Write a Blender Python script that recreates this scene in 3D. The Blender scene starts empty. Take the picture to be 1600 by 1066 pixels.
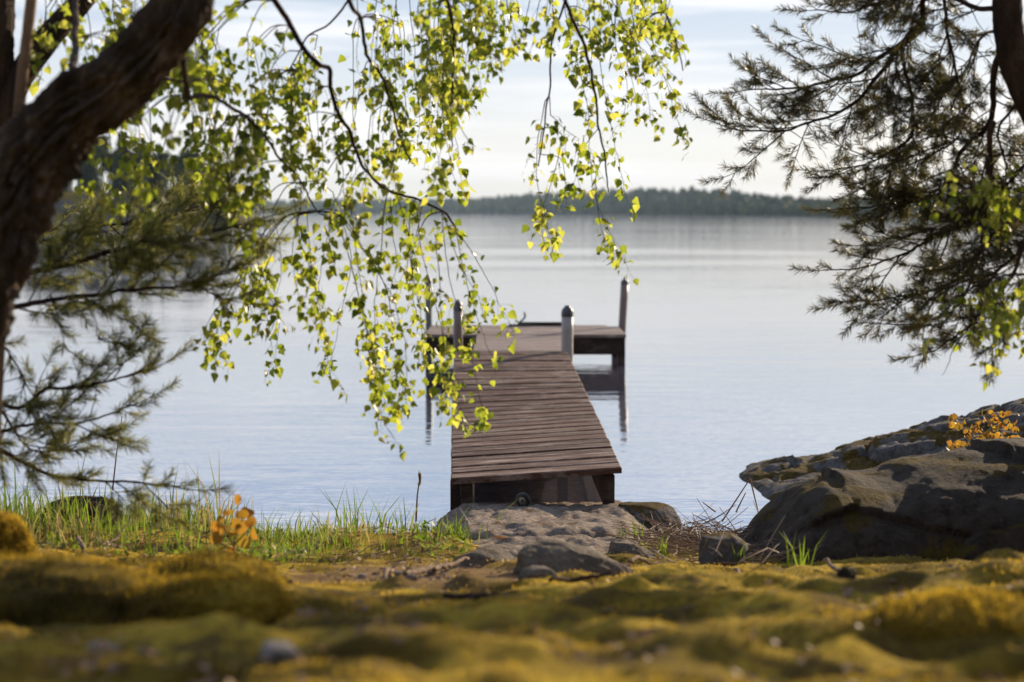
import bpy, bmesh, math, random
import numpy as np
from mathutils import Vector
R = math.radians
rnd = random.Random(7)
rng = np.random.default_rng(11)
scene = bpy.context.scene
col = scene.collection

# ------------------------------------------------------------------ camera
CAM_H = 1.70                       # metres above the lake
PITCH = R(5.17)                    # looking slightly down
FPX = 2222.0                       # focal length in pixels of the 1600 px wide photo (50 mm)
cam_d = bpy.data.cameras.new('camera')
cam = bpy.data.objects.new('camera', cam_d); col.objects.link(cam)
cam.location = (0, 0, CAM_H)
cam.rotation_euler = (R(90) - PITCH, 0, 0)
cam_d.sensor_width = 36; cam_d.lens = 50
cam_d.clip_start = 0.05; cam_d.clip_end = 9000
cam_d.dof.use_dof = True
cam_d.dof.focus_distance = 7.0
cam_d.dof.aperture_fstop = 2.0
scene.camera = cam

# ------------------------------------------------------------------ sky, sun, exposure
SUN_AZ = R(38)                     # to the right of the view direction (+Y)
SUN_EL = R(16)
SUN_DIR = Vector((math.sin(SUN_AZ)*math.cos(SUN_EL), math.cos(SUN_AZ)*math.cos(SUN_EL), math.sin(SUN_EL)))
w = bpy.data.worlds.new('World'); scene.world = w; w.use_nodes = True
nt = w.node_tree; nt.nodes.clear()
def N(t, kind, **kw):
    n = t.nodes.new(kind)
    for k, v in kw.items():
        if k.startswith('i_'): n.inputs[k[2:]].default_value = v
        else: setattr(n, k, v)
    return n
wo = N(nt, 'ShaderNodeOutputWorld'); bg = N(nt, 'ShaderNodeBackground')
bg.inputs['Strength'].default_value = 0.05
sky = N(nt, 'ShaderNodeTexSky', sky_type='NISHITA', sun_disc=False, sun_elevation=SUN_EL, sun_rotation=SUN_AZ,
        altitude=100, air_density=1.0, dust_density=0.4, ozone_density=1.6)
tc = N(nt, 'ShaderNodeTexCoord')
L = nt.links.new
sx = N(nt, 'ShaderNodeSeparateXYZ'); L(tc.outputs['Generated'], sx.inputs[0])
veil = N(nt, 'ShaderNodeValToRGB')          # thin high cloud that whitens the clear sky towards the horizon
el = veil.color_ramp.elements
stops = ((0.0, (.90, .86, .83)), (.05, (.88, .86, .86)), (.10, (.71, .75, .83)), (.15, (.56, .645, .78)), (.22, (.46, .57, .79)), (.4, (.26, .38, .64)), (1.0, (.10, .18, .42)))
for p, c in stops[1:-1]: el.new(p)
for e, (p, c) in zip(el, stops): e.position = p; e.color = (*c, 1)
L(sx.outputs['Z'], veil.inputs[0])
vs = N(nt, 'ShaderNodeVectorMath', operation='SCALE'); vs.inputs['Scale'].default_value = 10 / .06 * .088; L(veil.outputs[0], vs.inputs[0])
m1 = N(nt, 'ShaderNodeMixRGB'); m1.inputs[0].default_value = .78; L(sky.outputs[0], m1.inputs[1]); L(vs.outputs[0], m1.inputs[2])
# streaks of cloud, long and flat
mp = N(nt, 'ShaderNodeMapping'); mp.inputs['Scale'].default_value = (1.5, 1.5, 24)
nz = N(nt, 'ShaderNodeTexNoise'); nz.inputs['Scale'].default_value = 2.0; nz.inputs['Detail'].default_value = 7; nz.inputs['Roughness'].default_value = .55
cr = N(nt, 'ShaderNodeValToRGB'); cr.color_ramp.elements[0].position = .46; cr.color_ramp.elements[1].position = .66
L(tc.outputs['Generated'], mp.inputs['Vector']); L(mp.outputs[0], nz.inputs['Vector']); L(nz.outputs['Fac'], cr.inputs[0])
mul2 = N(nt, 'ShaderNodeMath', operation='MULTIPLY'); mul2.inputs[1].default_value = .72; L(cr.outputs[0], mul2.inputs[0])
mix = N(nt, 'ShaderNodeMixRGB'); mix.inputs['Color2'].default_value = (14.6, 14.2, 14.2, 1)
L(mul2.outputs[0], mix.inputs['Fac']); L(m1.outputs[0], mix.inputs['Color1'])
L(mix.outputs[0], bg.inputs['Color']); L(bg.outputs[0], wo.inputs['Surface'])

sd = bpy.data.lights.new('sun', 'SUN'); sd.energy = 5.0; sd.angle = R(.6); sd.color = (1.0, .80, .56)
so = bpy.data.objects.new('sun', sd); col.objects.link(so)
so.rotation_euler = SUN_DIR.to_track_quat('Z', 'Y').to_euler(); so.location = (10, 20, 30)

scene.view_settings.view_transform = 'Standard'; scene.view_settings.look = 'None'
scene.view_settings.exposure = 0.76; scene.view_settings.gamma = 1
scene.cycles.use_denoising = True
scene.cycles.max_bounces = 8; scene.cycles.transparent_max_bounces = 8
scene.cycles.caustics_reflective = False; scene.cycles.caustics_refractive = False

# ------------------------------------------------------------------ helpers
def slope_y(py): return math.tan(math.atan((533 - py) / FPX) - PITCH)
def at(px, py, Y):
    """the point at forward distance Y that lies along the sight line of a photo position"""
    u = (533 - py) / FPX; s = (px - 800) / FPX
    fy = math.cos(PITCH) + u * math.sin(PITCH); fz = -math.sin(PITCH) + u * math.cos(PITCH)
    k = Y / fy
    return Vector((s * k, Y, CAM_H + fz * k))
def hsh(ix, iy, iz, seed):
    n = (ix.astype(np.int64) * 374761393 + iy.astype(np.int64) * 668265263 + iz.astype(np.int64) * 1274126177 + seed * 974634653) & 0xffffffff
    n = ((n ^ (n >> 13)) * 1274126177) & 0xffffffff
    n = ((n ^ (n >> 16)) * 2246822519) & 0xffffffff
    return ((n ^ (n >> 15)) & 0xffffff) / float(0xffffff)
def vnoise(x, y, z=None, seed=0):
    x = np.asarray(x, float); y = np.asarray(y, float); z = np.zeros_like(x) if z is None else np.asarray(z, float)
    ix, iy, iz = np.floor(x), np.floor(y), np.floor(z)
    fx, fy, fz = x - ix, y - iy, z - iz
    fx, fy, fz = [f*f*f*(f*(f*6-15)+10) for f in (fx, fy, fz)]
    r = 0
    for a in (0, 1):
        for b in (0, 1):
            for c in (0, 1):
                wgt = (fx if a else 1-fx) * (fy if b else 1-fy) * (fz if c else 1-fz)
                r = r + wgt * hsh(ix+a, iy+b, iz+c, seed)
    return r * 2 - 1
def fbm(x, y, z=None, o=4, seed=0, g=.5):
    r, a, f, t = 0, 1, 1, 0
    for i in range(o):
        r = r + a * vnoise(np.asarray(x)*f, np.asarray(y)*f, None if z is None else np.asarray(z)*f, seed + i*17); t += a; a *= g; f *= 2.03
    return r / t
def sstep(a, b, x):
    t = np.clip((np.asarray(x, float) - a) / (b - a), 0, 1); return t*t*(3-2*t)
def catmull(pts, step):
    """smooth a polyline of vectors (any dimension), sampled about every step"""
    P = [np.array(p, float) for p in pts]
    P = [2*P[0]-P[1]] + P + [2*P[-1]-P[-2]]
    out = []
    for i in range(1, len(P)-2):
        n = max(1, int(np.linalg.norm(P[i+1]-P[i]) / step))
        for k in range(n):
            t = k / n; t2 = t*t; t3 = t2*t
            out.append(.5*((2*P[i]) + (-P[i-1]+P[i+1])*t + (2*P[i-1]-5*P[i]+4*P[i+1]-P[i+2])*t2 + (-P[i-1]+3*P[i]-3*P[i+1]+P[i+2])*t3))
    out.append(P[-2]); return np.array(out)

class MB:
    def __init__(s): s.v = []; s.f = []; s.n = 0; s.t = []
    def add(s, v, f, tint=None):
        v = np.asarray(v, float).reshape(-1, 3)
        s.v.append(v); off = s.n
        for g in (f if isinstance(f, list) else [f]):
            s.f.append(np.asarray(g, int) + off)
        s.t.append(np.full(len(v), .5) if tint is None else np.broadcast_to(np.asarray(tint, float), (len(v),)))
        s.n += len(v)
    def box(s, c, h, rot=None, taper=None):
        c = np.array(c, float); h = np.array(h, float)
        v = np.array([[a, b, d] for d in (-1, 1) for b in (-1, 1) for a in (-1, 1)], float) * h
        if rot is not None: v = v @ np.array(rot).T
        s.hexa(v + c)
    def hexa(s, v, tint=None):   # order: z-low (00,10,01,11) then z-high
        s.add(v, np.array([[0, 2, 3, 1], [4, 5, 7, 6], [0, 1, 5, 4], [2, 6, 7, 3], [0, 4, 6, 2], [1, 3, 7, 5]]), tint)
    def tube(s, pts, rad, n=8, cap=True, disp=None, tint=None):
        pts = np.asarray(pts, float); m = len(pts)
        rad = (np.asarray(rad) if len(rad) == m else np.interp(np.linspace(0, 1, m), np.linspace(0, 1, len(rad)), rad)) if np.ndim(rad) else np.full(m, rad)
        T = np.gradient(pts, axis=0); T /= np.maximum(np.linalg.norm(T, axis=1, keepdims=True), 1e-9)
        ref = np.array([0, 0, 1.]) if abs(T[0][2]) < .9 else np.array([0, 1., 0])
        u = np.cross(T[0], ref); u /= np.linalg.norm(u)
        ang = np.linspace(0, 2*np.pi, n, endpoint=False); V = []
        dist = np.concatenate([[0], np.cumsum(np.linalg.norm(np.diff(pts, axis=0), axis=1))])
        for i in range(m):
            u = u - T[i]*np.dot(u, T[i]); u /= max(np.linalg.norm(u), 1e-9); b = np.cross(T[i], u)
            r = rad[i] * np.ones(n)
            if disp is not None: r = r + disp(ang, dist[i], rad[i])
            V.append(pts[i] + r[:, None]*(np.cos(ang)[:, None]*u + np.sin(ang)[:, None]*b))
        V = np.concatenate(V)
        i = np.arange(m-1)[:, None]*n; j = np.arange(n)[None]; k = (j+1) % n
        F = np.stack([i+j, i+k, i+n+k, i+n+j], -1).reshape(-1, 4)
        fs = [F]
        if cap: fs += [np.arange(n)[::-1][None], (np.arange(n) + (m-1)*n)[None]]
        s.add(V, fs, tint)
    def grid(s, X, Y, Z, tint=None):
        a, b = X.shape
        V = np.stack([X, Y, Z], -1).reshape(-1, 3)
        i = (np.arange(a-1)[:, None]*b + np.arange(b-1)[None]).ravel()
        s.add(V, np.stack([i, i+b, i+b+1, i+1], -1), tint)
    def build(s, name, material, parent=None, smooth=True):
        me = bpy.data.meshes.new(name)
        V = np.concatenate(s.v); faces = []
        tot = np.concatenate([np.full(len(f), f.shape[1]) for f in s.f])
        li = np.concatenate([f.ravel() for f in s.f])
        me.vertices.add(len(V)); me.vertices.foreach_set('co', V.astype(np.float32).ravel())
        me.loops.add(len(li)); me.loops.foreach_set('vertex_index', li.astype(np.int32))
        me.polygons.add(len(tot)); me.polygons.foreach_set('loop_start', np.concatenate([[0], np.cumsum(tot)[:-1]]).astype(np.int32))
        me.polygons.foreach_set('loop_total', tot.astype(np.int32))
        me.update(calc_edges=True); me.validate()
        at_ = me.attributes.new('tint', 'FLOAT', 'POINT'); at_.data.foreach_set('value', np.concatenate(s.t).astype(np.float32))
        me.polygons.foreach_set('use_smooth', np.full(len(me.polygons), bool(smooth)))
        me.materials.append(material)
        o = bpy.data.objects.new(name, me); col.objects.link(o)
        if parent is not None: o.parent = parent
        return o
def tag(o, label=None, cat=None, group=None, kind=None):
    for k, v in (('label', label), ('category', cat), ('group', group), ('kind', kind)):
        if v: o[k] = v
    return o
def empty(name, loc, label=None, cat=None, group=None):
    """an Empty at the thing's base; meshes are built in world space and parented with the inverse applied by put()"""
    o = bpy.data.objects.new(name, None); col.objects.link(o); o.location = loc; o.empty_display_size = .1
    tag(o, label, cat, group); return o
def put(ob, root):
    ob.parent = root; p = root; off = Vector((0, 0, 0))
    while p is not None: off += p.location; p = p.parent
    ob.location = Vector((0, 0, 0)) - off
    return ob
def part(mb, name, material, root, smooth=True, label=None):
    o = put(mb.build(name, material, None, smooth), root)
    if label: o['label'] = label
    return o
def copy_tree(o, parent=None):
    c = o.copy(); col.objects.link(c)
    if parent is not None: c.parent = parent
    for ch in list(o.children): copy_tree(ch, c)
    return c

# ------------------------------------------------------------------ materials
def mat(name):
    m = bpy.data.materials.new(name); m.use_nodes = True; t = m.node_tree; t.nodes.clear()
    out = N(t, 'ShaderNodeOutputMaterial'); return m, t, out
def ramp(t, stops, src):
    r = N(t, 'ShaderNodeValToRGB'); e = r.color_ramp.elements
    while len(e) < len(stops): e.new(.5)
    for q, (p, c) in zip(e, stops): q.position = p; q.color = (*c, 1)
    t.links.new(src, r.inputs[0]); return r.outputs[0]
def noise(t, scale, detail=5, rough=.55, vec=None, stretch=None, coord='Object'):
    n = N(t, 'ShaderNodeTexNoise'); n.inputs['Scale'].default_value = scale; n.inputs['Detail'].default_value = detail; n.inputs['Roughness'].default_value = rough
    if vec is None: vec = N(t, 'ShaderNodeTexCoord').outputs[coord]
    if stretch:
        m = N(t, 'ShaderNodeMapping'); m.inputs['Scale'].default_value = stretch; t.links.new(vec, m.inputs['Vector']); vec = m.outputs[0]
    t.links.new(vec, n.inputs['Vector']); return n.outputs['Fac']
def mixc(t, fac, a, b, mode='MIX'):
    m = N(t, 'ShaderNodeMixRGB'); m.blend_type = mode
    for i, x in ((0, fac), (1, a), (2, b)):
        if isinstance(x, (int, float)): m.inputs[i].default_value = x
        elif isinstance(x, tuple): m.inputs[i].default_value = (*x, 1)
        else: t.links.new(x, m.inputs[i])
    return m.outputs[0]
def math_(t, op, a, b=0.0):
    m = N(t, 'ShaderNodeMath', operation=op)
    for i, x in ((0, a), (1, b)):
        if isinstance(x, (int, float)): m.inputs[i].default_value = x
        else: t.links.new(x, m.inputs[i])
    return m.outputs[0]
def bump(t, h, strength, dist):
    b = N(t, 'ShaderNodeBump'); b.inputs['Strength'].default_value = strength; b.inputs['Distance'].default_value = dist
    t.links.new(h, b.inputs['Height']); return b.outputs[0]
def attr(t, name='tint'):
    return N(t, 'ShaderNodeAttribute', attribute_name=name).outputs['Fac']
def pbsdf(t, out, colr, rough=.8, normal=None, spec=.3):
    p = N(t, 'ShaderNodeBsdfPrincipled'); p.inputs['Specular IOR Level'].default_value = spec
    if isinstance(colr, tuple): p.inputs['Base Color'].default_value = (*colr, 1)
    else: t.links.new(colr, p.inputs['Base Color'])
    if isinstance(rough, (int, float)): p.inputs['Roughness'].default_value = rough
    else: t.links.new(rough, p.inputs['Roughness'])
    if normal is not None: t.links.new(normal, p.inputs['Normal'])
    t.links.new(p.outputs[0], out.inputs['Surface']); return p
def leafy(name, stops, trans, tfac=.5, gloss=.35, spec=.35):
    """thin foliage: reflects the ramp colour and lets tinted light through"""
    m, t, out = mat(name); a = attr(t)
    c = ramp(t, stops, a)
    p = N(t, 'ShaderNodeBsdfPrincipled'); p.inputs['Roughness'].default_value = gloss; p.inputs['Specular IOR Level'].default_value = spec
    t.links.new(c, p.inputs['Base Color'])
    tr = N(t, 'ShaderNodeBsdfTranslucent'); t.links.new(ramp(t, trans, a), tr.inputs['Color'])
    ms = N(t, 'ShaderNodeMixShader'); ms.inputs[0].default_value = tfac
    t.links.new(p.outputs[0], ms.inputs[1]); t.links.new(tr.outputs[0], ms.inputs[2]); t.links.new(ms.outputs[0], out.inputs['Surface'])
    return m

M = {}
def rock_mat(name, base, dark, moss_amt, mossc=((.10, .075, .012), (.22, .15, .02)), scale=1.0, bmp=.9):
    m, t, out = mat(name)
    big = noise(t, 5*scale, 6, .6); fine = noise(t, 60*scale, 6, .7); mid = noise(t, 18*scale, 6, .65)
    c = ramp(t, [(.30, dark), (.52, base), (.75, tuple(min(1, x*1.45) for x in base))], mid)
    c = mixc(t, .55, c, ramp(t, [(.3, (.35, .33, .31)), (.6, (1, 1, 1))], fine), 'MULTIPLY')
    c = mixc(t, ramp(t, [(.50, (0, 0, 0)), (.62, (.6, .6, .6))], noise(t, 9*scale, 4, .7)), c, (.05, .04, .035))
    c = mixc(t, ramp(t, [(.60, (0, 0, 0)), (.66, (.7, .7, .7))], noise(t, 24*scale, 7, .75)), c, tuple(min(.5, x*2.1) for x in base))
    if moss_amt > 0:
        geo = N(t, 'ShaderNodeNewGeometry'); sp = N(t, 'ShaderNodeSeparateXYZ'); t.links.new(geo.outputs['Normal'], sp.inputs[0])
        mk = math_(t, 'ADD', math_(t, 'MULTIPLY', sp.outputs['Z'], .22), big)
        mk = ramp(t, [(.84-moss_amt*.3, (0, 0, 0)), (.90-moss_amt*.3, (1, 1, 1))], mk)
        c = mixc(t, mk, c, ramp(t, [(.35, mossc[0]), (.65, mossc[1])], fine))
    h = math_(t, 'ADD', math_(t, 'MULTIPLY', mid, 1.0), math_(t, 'MULTIPLY', fine, .6))
    pbsdf(t, out, c, .85, bump(t, h, bmp, .02), .06); return m
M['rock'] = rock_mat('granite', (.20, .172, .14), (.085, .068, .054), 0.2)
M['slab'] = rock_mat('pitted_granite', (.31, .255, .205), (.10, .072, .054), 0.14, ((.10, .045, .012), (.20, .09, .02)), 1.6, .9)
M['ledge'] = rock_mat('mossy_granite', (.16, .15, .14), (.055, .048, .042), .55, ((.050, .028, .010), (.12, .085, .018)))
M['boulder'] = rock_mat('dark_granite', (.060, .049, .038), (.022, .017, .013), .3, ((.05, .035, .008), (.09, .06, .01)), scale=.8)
M['pale_stone'] = rock_mat('pale_stone', (.42, .39, .36), (.25, .22, .2), 0, scale=3)

def moss_mat():
    m, t, out = mat('moss_ground')
    big = noise(t, 3.2, 5, .6); fine = noise(t, 55, 5, .7); vf = noise(t, 260, 3, .7)
    c = ramp(t, [(.35, (.045, .034, .010)), (.48, (.17, .118, .016)), (.60, (.47, .33, .040))], big)
    c = mixc(t, .6, c, ramp(t, [(.3, (.40, .36, .30)), (.62, (1, 1, 1))], fine), 'MULTIPLY')
    soil = ramp(t, [(.3, (.085, .05, .032)), (.55, (.16, .10, .066)), (.75, (.27, .19, .13))], noise(t, 38, 6, .7))
    c = mixc(t, attr(t, 'soil'), c, soil)
    c = mixc(t, ramp(t, [(.53, (0, 0, 0)), (.61, (.85, .85, .85))], noise(t, 6.5, 6, .7, stretch=(1, 1.8, 1))), c, (.060, .036, .022))
    h = math_(t, 'ADD', fine, math_(t, 'MULTIPLY', vf, .5))
    p = pbsdf(t, out, c, .95, bump(t, h, .8, .012), .03)
    p.inputs['Sheen Weight'].default_value = .25; p.inputs['Sheen Tint'].default_value = (1, .75, .25, 1)
    return m
M['moss'] = moss_mat()
M['moss_blade'] = leafy('moss_blade', [(0, (.040, .032, .009)), (.45, (.16, .108, .014)), (1, (.36, .24, .028))],
                        [(0, (.12, .09, .014)), (.45, (.50, .34, .032)), (1, (.85, .57, .06))], .50, .7, .15)
M['grass'] = leafy('grass', [(0, (.034, .060, .012)), (.65, (.068, .105, .018)), (1, (.20, .16, .07))],
                   [(0, (.11, .19, .015)), (.65, (.24, .35, .03)), (1, (.40, .30, .12))], .5, .5, .3)
M['birch_leaf'] = leafy('birch_leaf', [(0, (.035, .052, .010)), (.6, (.065, .085, .012)), (1, (.12, .12, .02))],
                        [(0, (.20, .28, .02)), (.5, (.45, .54, .045)), (1, (.74, .74, .12))], .56, .38, .45)
M['orange_leaf'] = leafy('orange_leaf', [(0, (.12, .10, .02)), (.5, (.24, .12, .025)), (1, (.30, .20, .04))],
                         [(0, (.42, .30, .04)), (.5, (.55, .26, .035)), (1, (.62, .40, .05))], .42, .5, .3)
M['needle'] = leafy('needle', [(0, (.028, .032, .016)), (.6, (.065, .064, .030)), (1, (.14, .10, .05))],
                    [(0, (.06, .07, .02)), (.6, (.16, .145, .04)), (1, (.32, .22, .07))], .35, .45, .35)
M['needle_soft'] = leafy('needle_soft', [(0, (.040, .052, .022)), (.6, (.085, .095, .040)), (1, (.17, .14, .06))],
                    [(0, (.12, .15, .03)), (.6, (.30, .31, .07)), (1, (.52, .42, .10))], .46, .45, .4)
M['far_leaf'] = leafy('far_leaf', [(0, (.022, .040, .018)), (.6, (.045, .070, .026)), (1, (.11, .12, .04))],
                      [(0, (.03, .06, .015)), (1, (.14, .17, .03))], .25, .7, .1)
def bark_mat(name, a, b, hl, sc=1.0):
    m, t, out = mat(name)
    n1 = noise(t, 14*sc, 7, .65, stretch=(1, 1, .35)); n2 = noise(t, 70*sc, 5, .7)
    c = ramp(t, [(.3, a), (.52, b), (.72, hl)], n1)
    c = mixc(t, .5, c, ramp(t, [(.3, (.4, .4, .4)), (.65, (1, 1, 1))], n2), 'MULTIPLY')
    pbsdf(t, out, c, .92, bump(t, math_(t, 'ADD', n1, math_(t, 'MULTIPLY', n2, .4)), .9, .015), .15); return m
M['bark'] = bark_mat('old_birch_bark', (.026, .020, .016), (.072, .055, .044), (.21, .165, .13))
M['twig'] = bark_mat('birch_twig', (.035, .018, .022), (.06, .034, .036), (.09, .055, .05), 3)
M['pine_bark'] = bark_mat('pine_bark', (.020, .014, .011), (.045, .03, .023), (.10, .065, .045))
M['pale_bark'] = bark_mat('pale_bark', (.10, .07, .05), (.22, .15, .10), (.32, .24, .17))
M['pine_twig'] = bark_mat('pine_twig', (.03, .02, .02), (.06, .038, .034), (.10, .065, .05), 3)
M['stick'] = bark_mat('dry_stick', (.16, .11, .08), (.30, .22, .16), (.42, .33, .26), 3)
M['reed'] = leafy('dry_reed', [(0, (.16, .09, .06)), (.5, (.30, .20, .13)), (1, (.42, .31, .20))], [(0, (.2, .1, .06)), (1, (.4, .3, .18))], .25, .6, .3)

def wood(name, stops, wear, stretch):
    m, t, out = mat(name)
    a = attr(t)
    grain = noise(t, 9, 8, .72, stretch=stretch); wn = noise(t, 3.1, 7, .7, stretch=(1.0, 7.0, 2))
    c = ramp(t, stops, grain)
    c = mixc(t, 1.0, c, ramp(t, [(0, (.50, .46, .44)), (.5, (.86, .84, .83)), (.93, (1, 1, 1)), (1.0, (1.0, 1.0, 1.0))], a), 'MULTIPLY')
    c = mixc(t, ramp(t, [(.50, (0, 0, 0)), (.64, (.85, .85, .85))], wn), c, wear)
    k = noise(t, 60, 3, .6)
    pbsdf(t, out, c, ramp(t, [(.3, (.6, .6, .6)), (.7, (.85, .85, .85))], grain), bump(t, math_(t, 'ADD', grain, math_(t, 'MULTIPLY', k, .3)), .7, .006), .16); return m
M['plank'] = wood('stained_plank', [(.28, (.036, .017, .011)), (.48, (.100, .049, .033)), (.72, (.185, .120, .086))], (.38, .30, .24), (1.2, 22, 8))
M['grey_plank'] = wood('weathered_plank', [(.28, (.15, .11, .09)), (.5, (.26, .205, .175)), (.72, (.36, .30, .265))], (.40, .35, .31), (1.2, 16, 8))
M['dark_wood'] = wood('dark_wood', [(.3, (.030, .019, .014)), (.55, (.065, .042, .031)), (.75, (.11, .075, .055))], (.13, .095, .07), (1.5, 10, 10))
def post_mat(name, c0, c1):
    m, t, out = mat(name)
    g = noise(t, 8, 6, .6, stretch=(1, 1, .15)); c = ramp(t, [(.3, c0), (.7, c1)], g)
    pbsdf(t, out, c, .45, bump(t, g, .2, .004), .45); return m
M['pale_post'] = post_mat('painted_steel_post', (.30, .27, .24), (.46, .43, .39))
M['brown_post'] = post_mat('brown_post', (.13, .10, .085), (.24, .19, .165))
M['green_post'] = post_mat('green_post', (.09, .11, .10), (.17, .18, .165))
M['cap'] = post_mat('dark_cap', (.035, .035, .045), (.12, .115, .13))
M['iron'] = post_mat('iron', (.025, .03, .028), (.06, .06, .055))
M['rubber'] = post_mat('rubber', (.012, .011, .011), (.03, .028, .027))
M['hub'] = post_mat('hub', (.20, .18, .15), (.34, .30, .26))

def water_mat():
    m, t, out = mat('lake_water')
    tcn = N(t, 'ShaderNodeTexCoord').outputs['Object']
    r1 = noise(t, 1.0, 4, .55, vec=tcn, stretch=(1.1, 3.4, 1))
    r2 = noise(t, 1.0, 3, .5, vec=tcn, stretch=(.22, .75, 1))
    r3 = noise(t, 1.0, 2, .5, vec=tcn, stretch=(.03, .09, 1))
    calm = ramp(t, [(.40, (.25, .25, .25)), (.60, (1.5, 1.5, 1.5))], r3)
    h = math_(t, 'ADD', math_(t, 'MULTIPLY', math_(t, 'MULTIPLY', r1, calm), .50), math_(t, 'MULTIPLY', math_(t, 'MULTIPLY', r2, calm), .7))
    sp = N(t, 'ShaderNodeSeparateXYZ'); t.links.new(tcn, sp.inputs[0])
    mrg = N(t, 'ShaderNodeMapRange'); mrg.inputs['From Min'].default_value = 22; mrg.inputs['From Max'].default_value = 140; mrg.inputs['To Min'].default_value = .025; mrg.inputs['To Max'].default_value = .05
    t.links.new(sp.outputs['Y'], mrg.inputs['Value'])       # wind ripples roughen the open lake, the shore lies in the lee
    p = pbsdf(t, out, (.085, .085, .115), mrg.outputs[0], bump(t, h, .12, .10), .5)
    p.inputs['IOR'].default_value = 12.0
    return m
M['water'] = water_mat()

# ------------------------------------------------------------------ ground, lake, hills
PY = [-60, -30, -6, 0, 2, 3.3, 4.6, 5.6, 6.4, 7.0, 9, 12, 20, 40]
PZ = [4.2, 3.0, 2.0, 1.34, 1.00, .76, .50, .32, .19, .0, -.5, -.9, -1.6, -2.5]
def gbase(x, y):
    x = np.asarray(x, float); y = np.asarray(y, float)
    far = sstep(3.2, 9, np.abs(x))
    yy = y - far*2.5 - .35*fbm(x*.7, y*.25, seed=3)*sstep(4.5, 6.5, y) - .25*sstep(-.6, -1.6, x)*sstep(4.5, 6.0, y)
    z = np.interp(yy, PY, PZ)
    z = z + .30*sstep(.95, 2.2, x)*sstep(5.4, 3.2, y) + .22*sstep(-1.0, -2.2, x)*sstep(6.0, 3.6, y)
    return z
HUM = []   # (x, y, rx, ry, h): single hummocks read off the photo
for px, py, Y, rx, ry, h in [(700, 985, 2.75, .26, .18, .055), (650, 1035, 2.2, .20, .13, .05), (760, 1040, 2.15, .16, .12, .045),
                             (1175, 955, 2.9, .17, .10, .06), (1000, 940, 3.2, .22, .12, .045), (900, 1000, 2.6, .24, .12, .04),
                             (1120, 1025, 2.3, .15, .11, .05), (1050, 1040, 2.15, .10, .09, .05), (1480, 985, 2.6, .24, .16, .12), (1250, 1030, 2.25, .2, .10, .05),
                             (540, 1000, 2.55, .25, .12, .05), (330, 1020, 2.35, .26, .10, .06), (150, 1010, 2.4, .2, .12, .05), (480, 940, 3.2, .25, .12, .05),
                             (1330, 915, 3.7, .22, .14, .05), (1100, 905, 3.9, .30, .14, .06), (1560, 900, 3.6, .3, .2, .10), (850, 950, 3.1, .3, .10, .04)]:
    h *= .75; ry *= .8
    HUM.append(((px-800)/FPX*Y, Y, rx, ry, h))
_hr = np.random.default_rng(77)
for _ in range(150):
    Y_ = 1.7 + 2.9*_hr.random()**1.3; HUM.append((_hr.uniform(-.42, .42)*Y_, Y_, _hr.uniform(.035, .11), _hr.uniform(.03, .07), _hr.uniform(.008, .03)))
def soilmask(x, y):
    d = ((x+.30)/.40)**2 + ((y-4.55)/.55)**2
    return np.clip(sstep(1.3, .5, d + .7*fbm(x*6, y*5, seed=9)), 0, 1)
def ground_z(x, y):
    x = np.asarray(x, float); y = np.asarray(y, float)
    z = gbase(x, y)
    near = sstep(6.2, 4.6, y)*sstep(-1.0, 1.0, y)
    s = soilmask(x, y)
    rid = 1 - np.abs(fbm(x*1.5 + 3, y*4.2, o=3, seed=21))*1.9
    z = z + near*(1-.8*s)*(.050*(rid - .55) + .030*fbm(x*2.2, y*5.5, o=3, seed=5) + .022*fbm(x*7, y*14, o=3, seed=6))
    for hx, hy, rx, ry, h in HUM:
        z = z + h*np.exp(-(((x-hx)/rx)**2 + ((y-hy)/ry)**2)*1.3)
    z = z + .012*fbm(x*9, y*9, seed=8)*sstep(4.6, 5.4, y) + .05*fbm(x*2.6, y*2.6, seed=12)*sstep(5.0, 5.8, y)*sstep(7.6, 6.6, y)
    z = z + .07*np.exp(-(((x+.50)/.34)**4 + ((y-6.0)/.38)**4)) + .05*np.exp(-(((x+1.75)/.5)**4 + ((y-6.0)/.5)**4))
    return z
gx = np.unique(np.concatenate([np.linspace(-60, -4, 40), np.arange(-4, 4, .028), np.linspace(4, 60, 40)]))
gy = np.unique(np.concatenate([np.linspace(-60, 0, 50), np.arange(0, 7.6, .028), np.linspace(7.6, 40, 40)]))
GX, GY = np.meshgrid(gx, gy, indexing='ij'); GZ = ground_z(GX, GY)
mb = MB(); mb.grid(GX, GY, GZ)
ground = tag(mb.build('ground', M['moss']), kind='structure')
sa = ground.data.attributes.new('soil', 'FLOAT', 'POINT')
bank = sstep(6.35, 6.9, GY)*.8
sa.data.foreach_set('value', np.clip(soilmask(GX, GY) + bank, 0, 1).astype(np.float32).ravel())

mb = MB(); S = 2900
mb.add([(-S, -60, 0), (S, -60, 0), (S, S, 0), (-S, S, 0)], np.array([[0, 1, 2, 3]]))
tag(mb.build('lake_water', M['water']), kind='structure')

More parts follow.
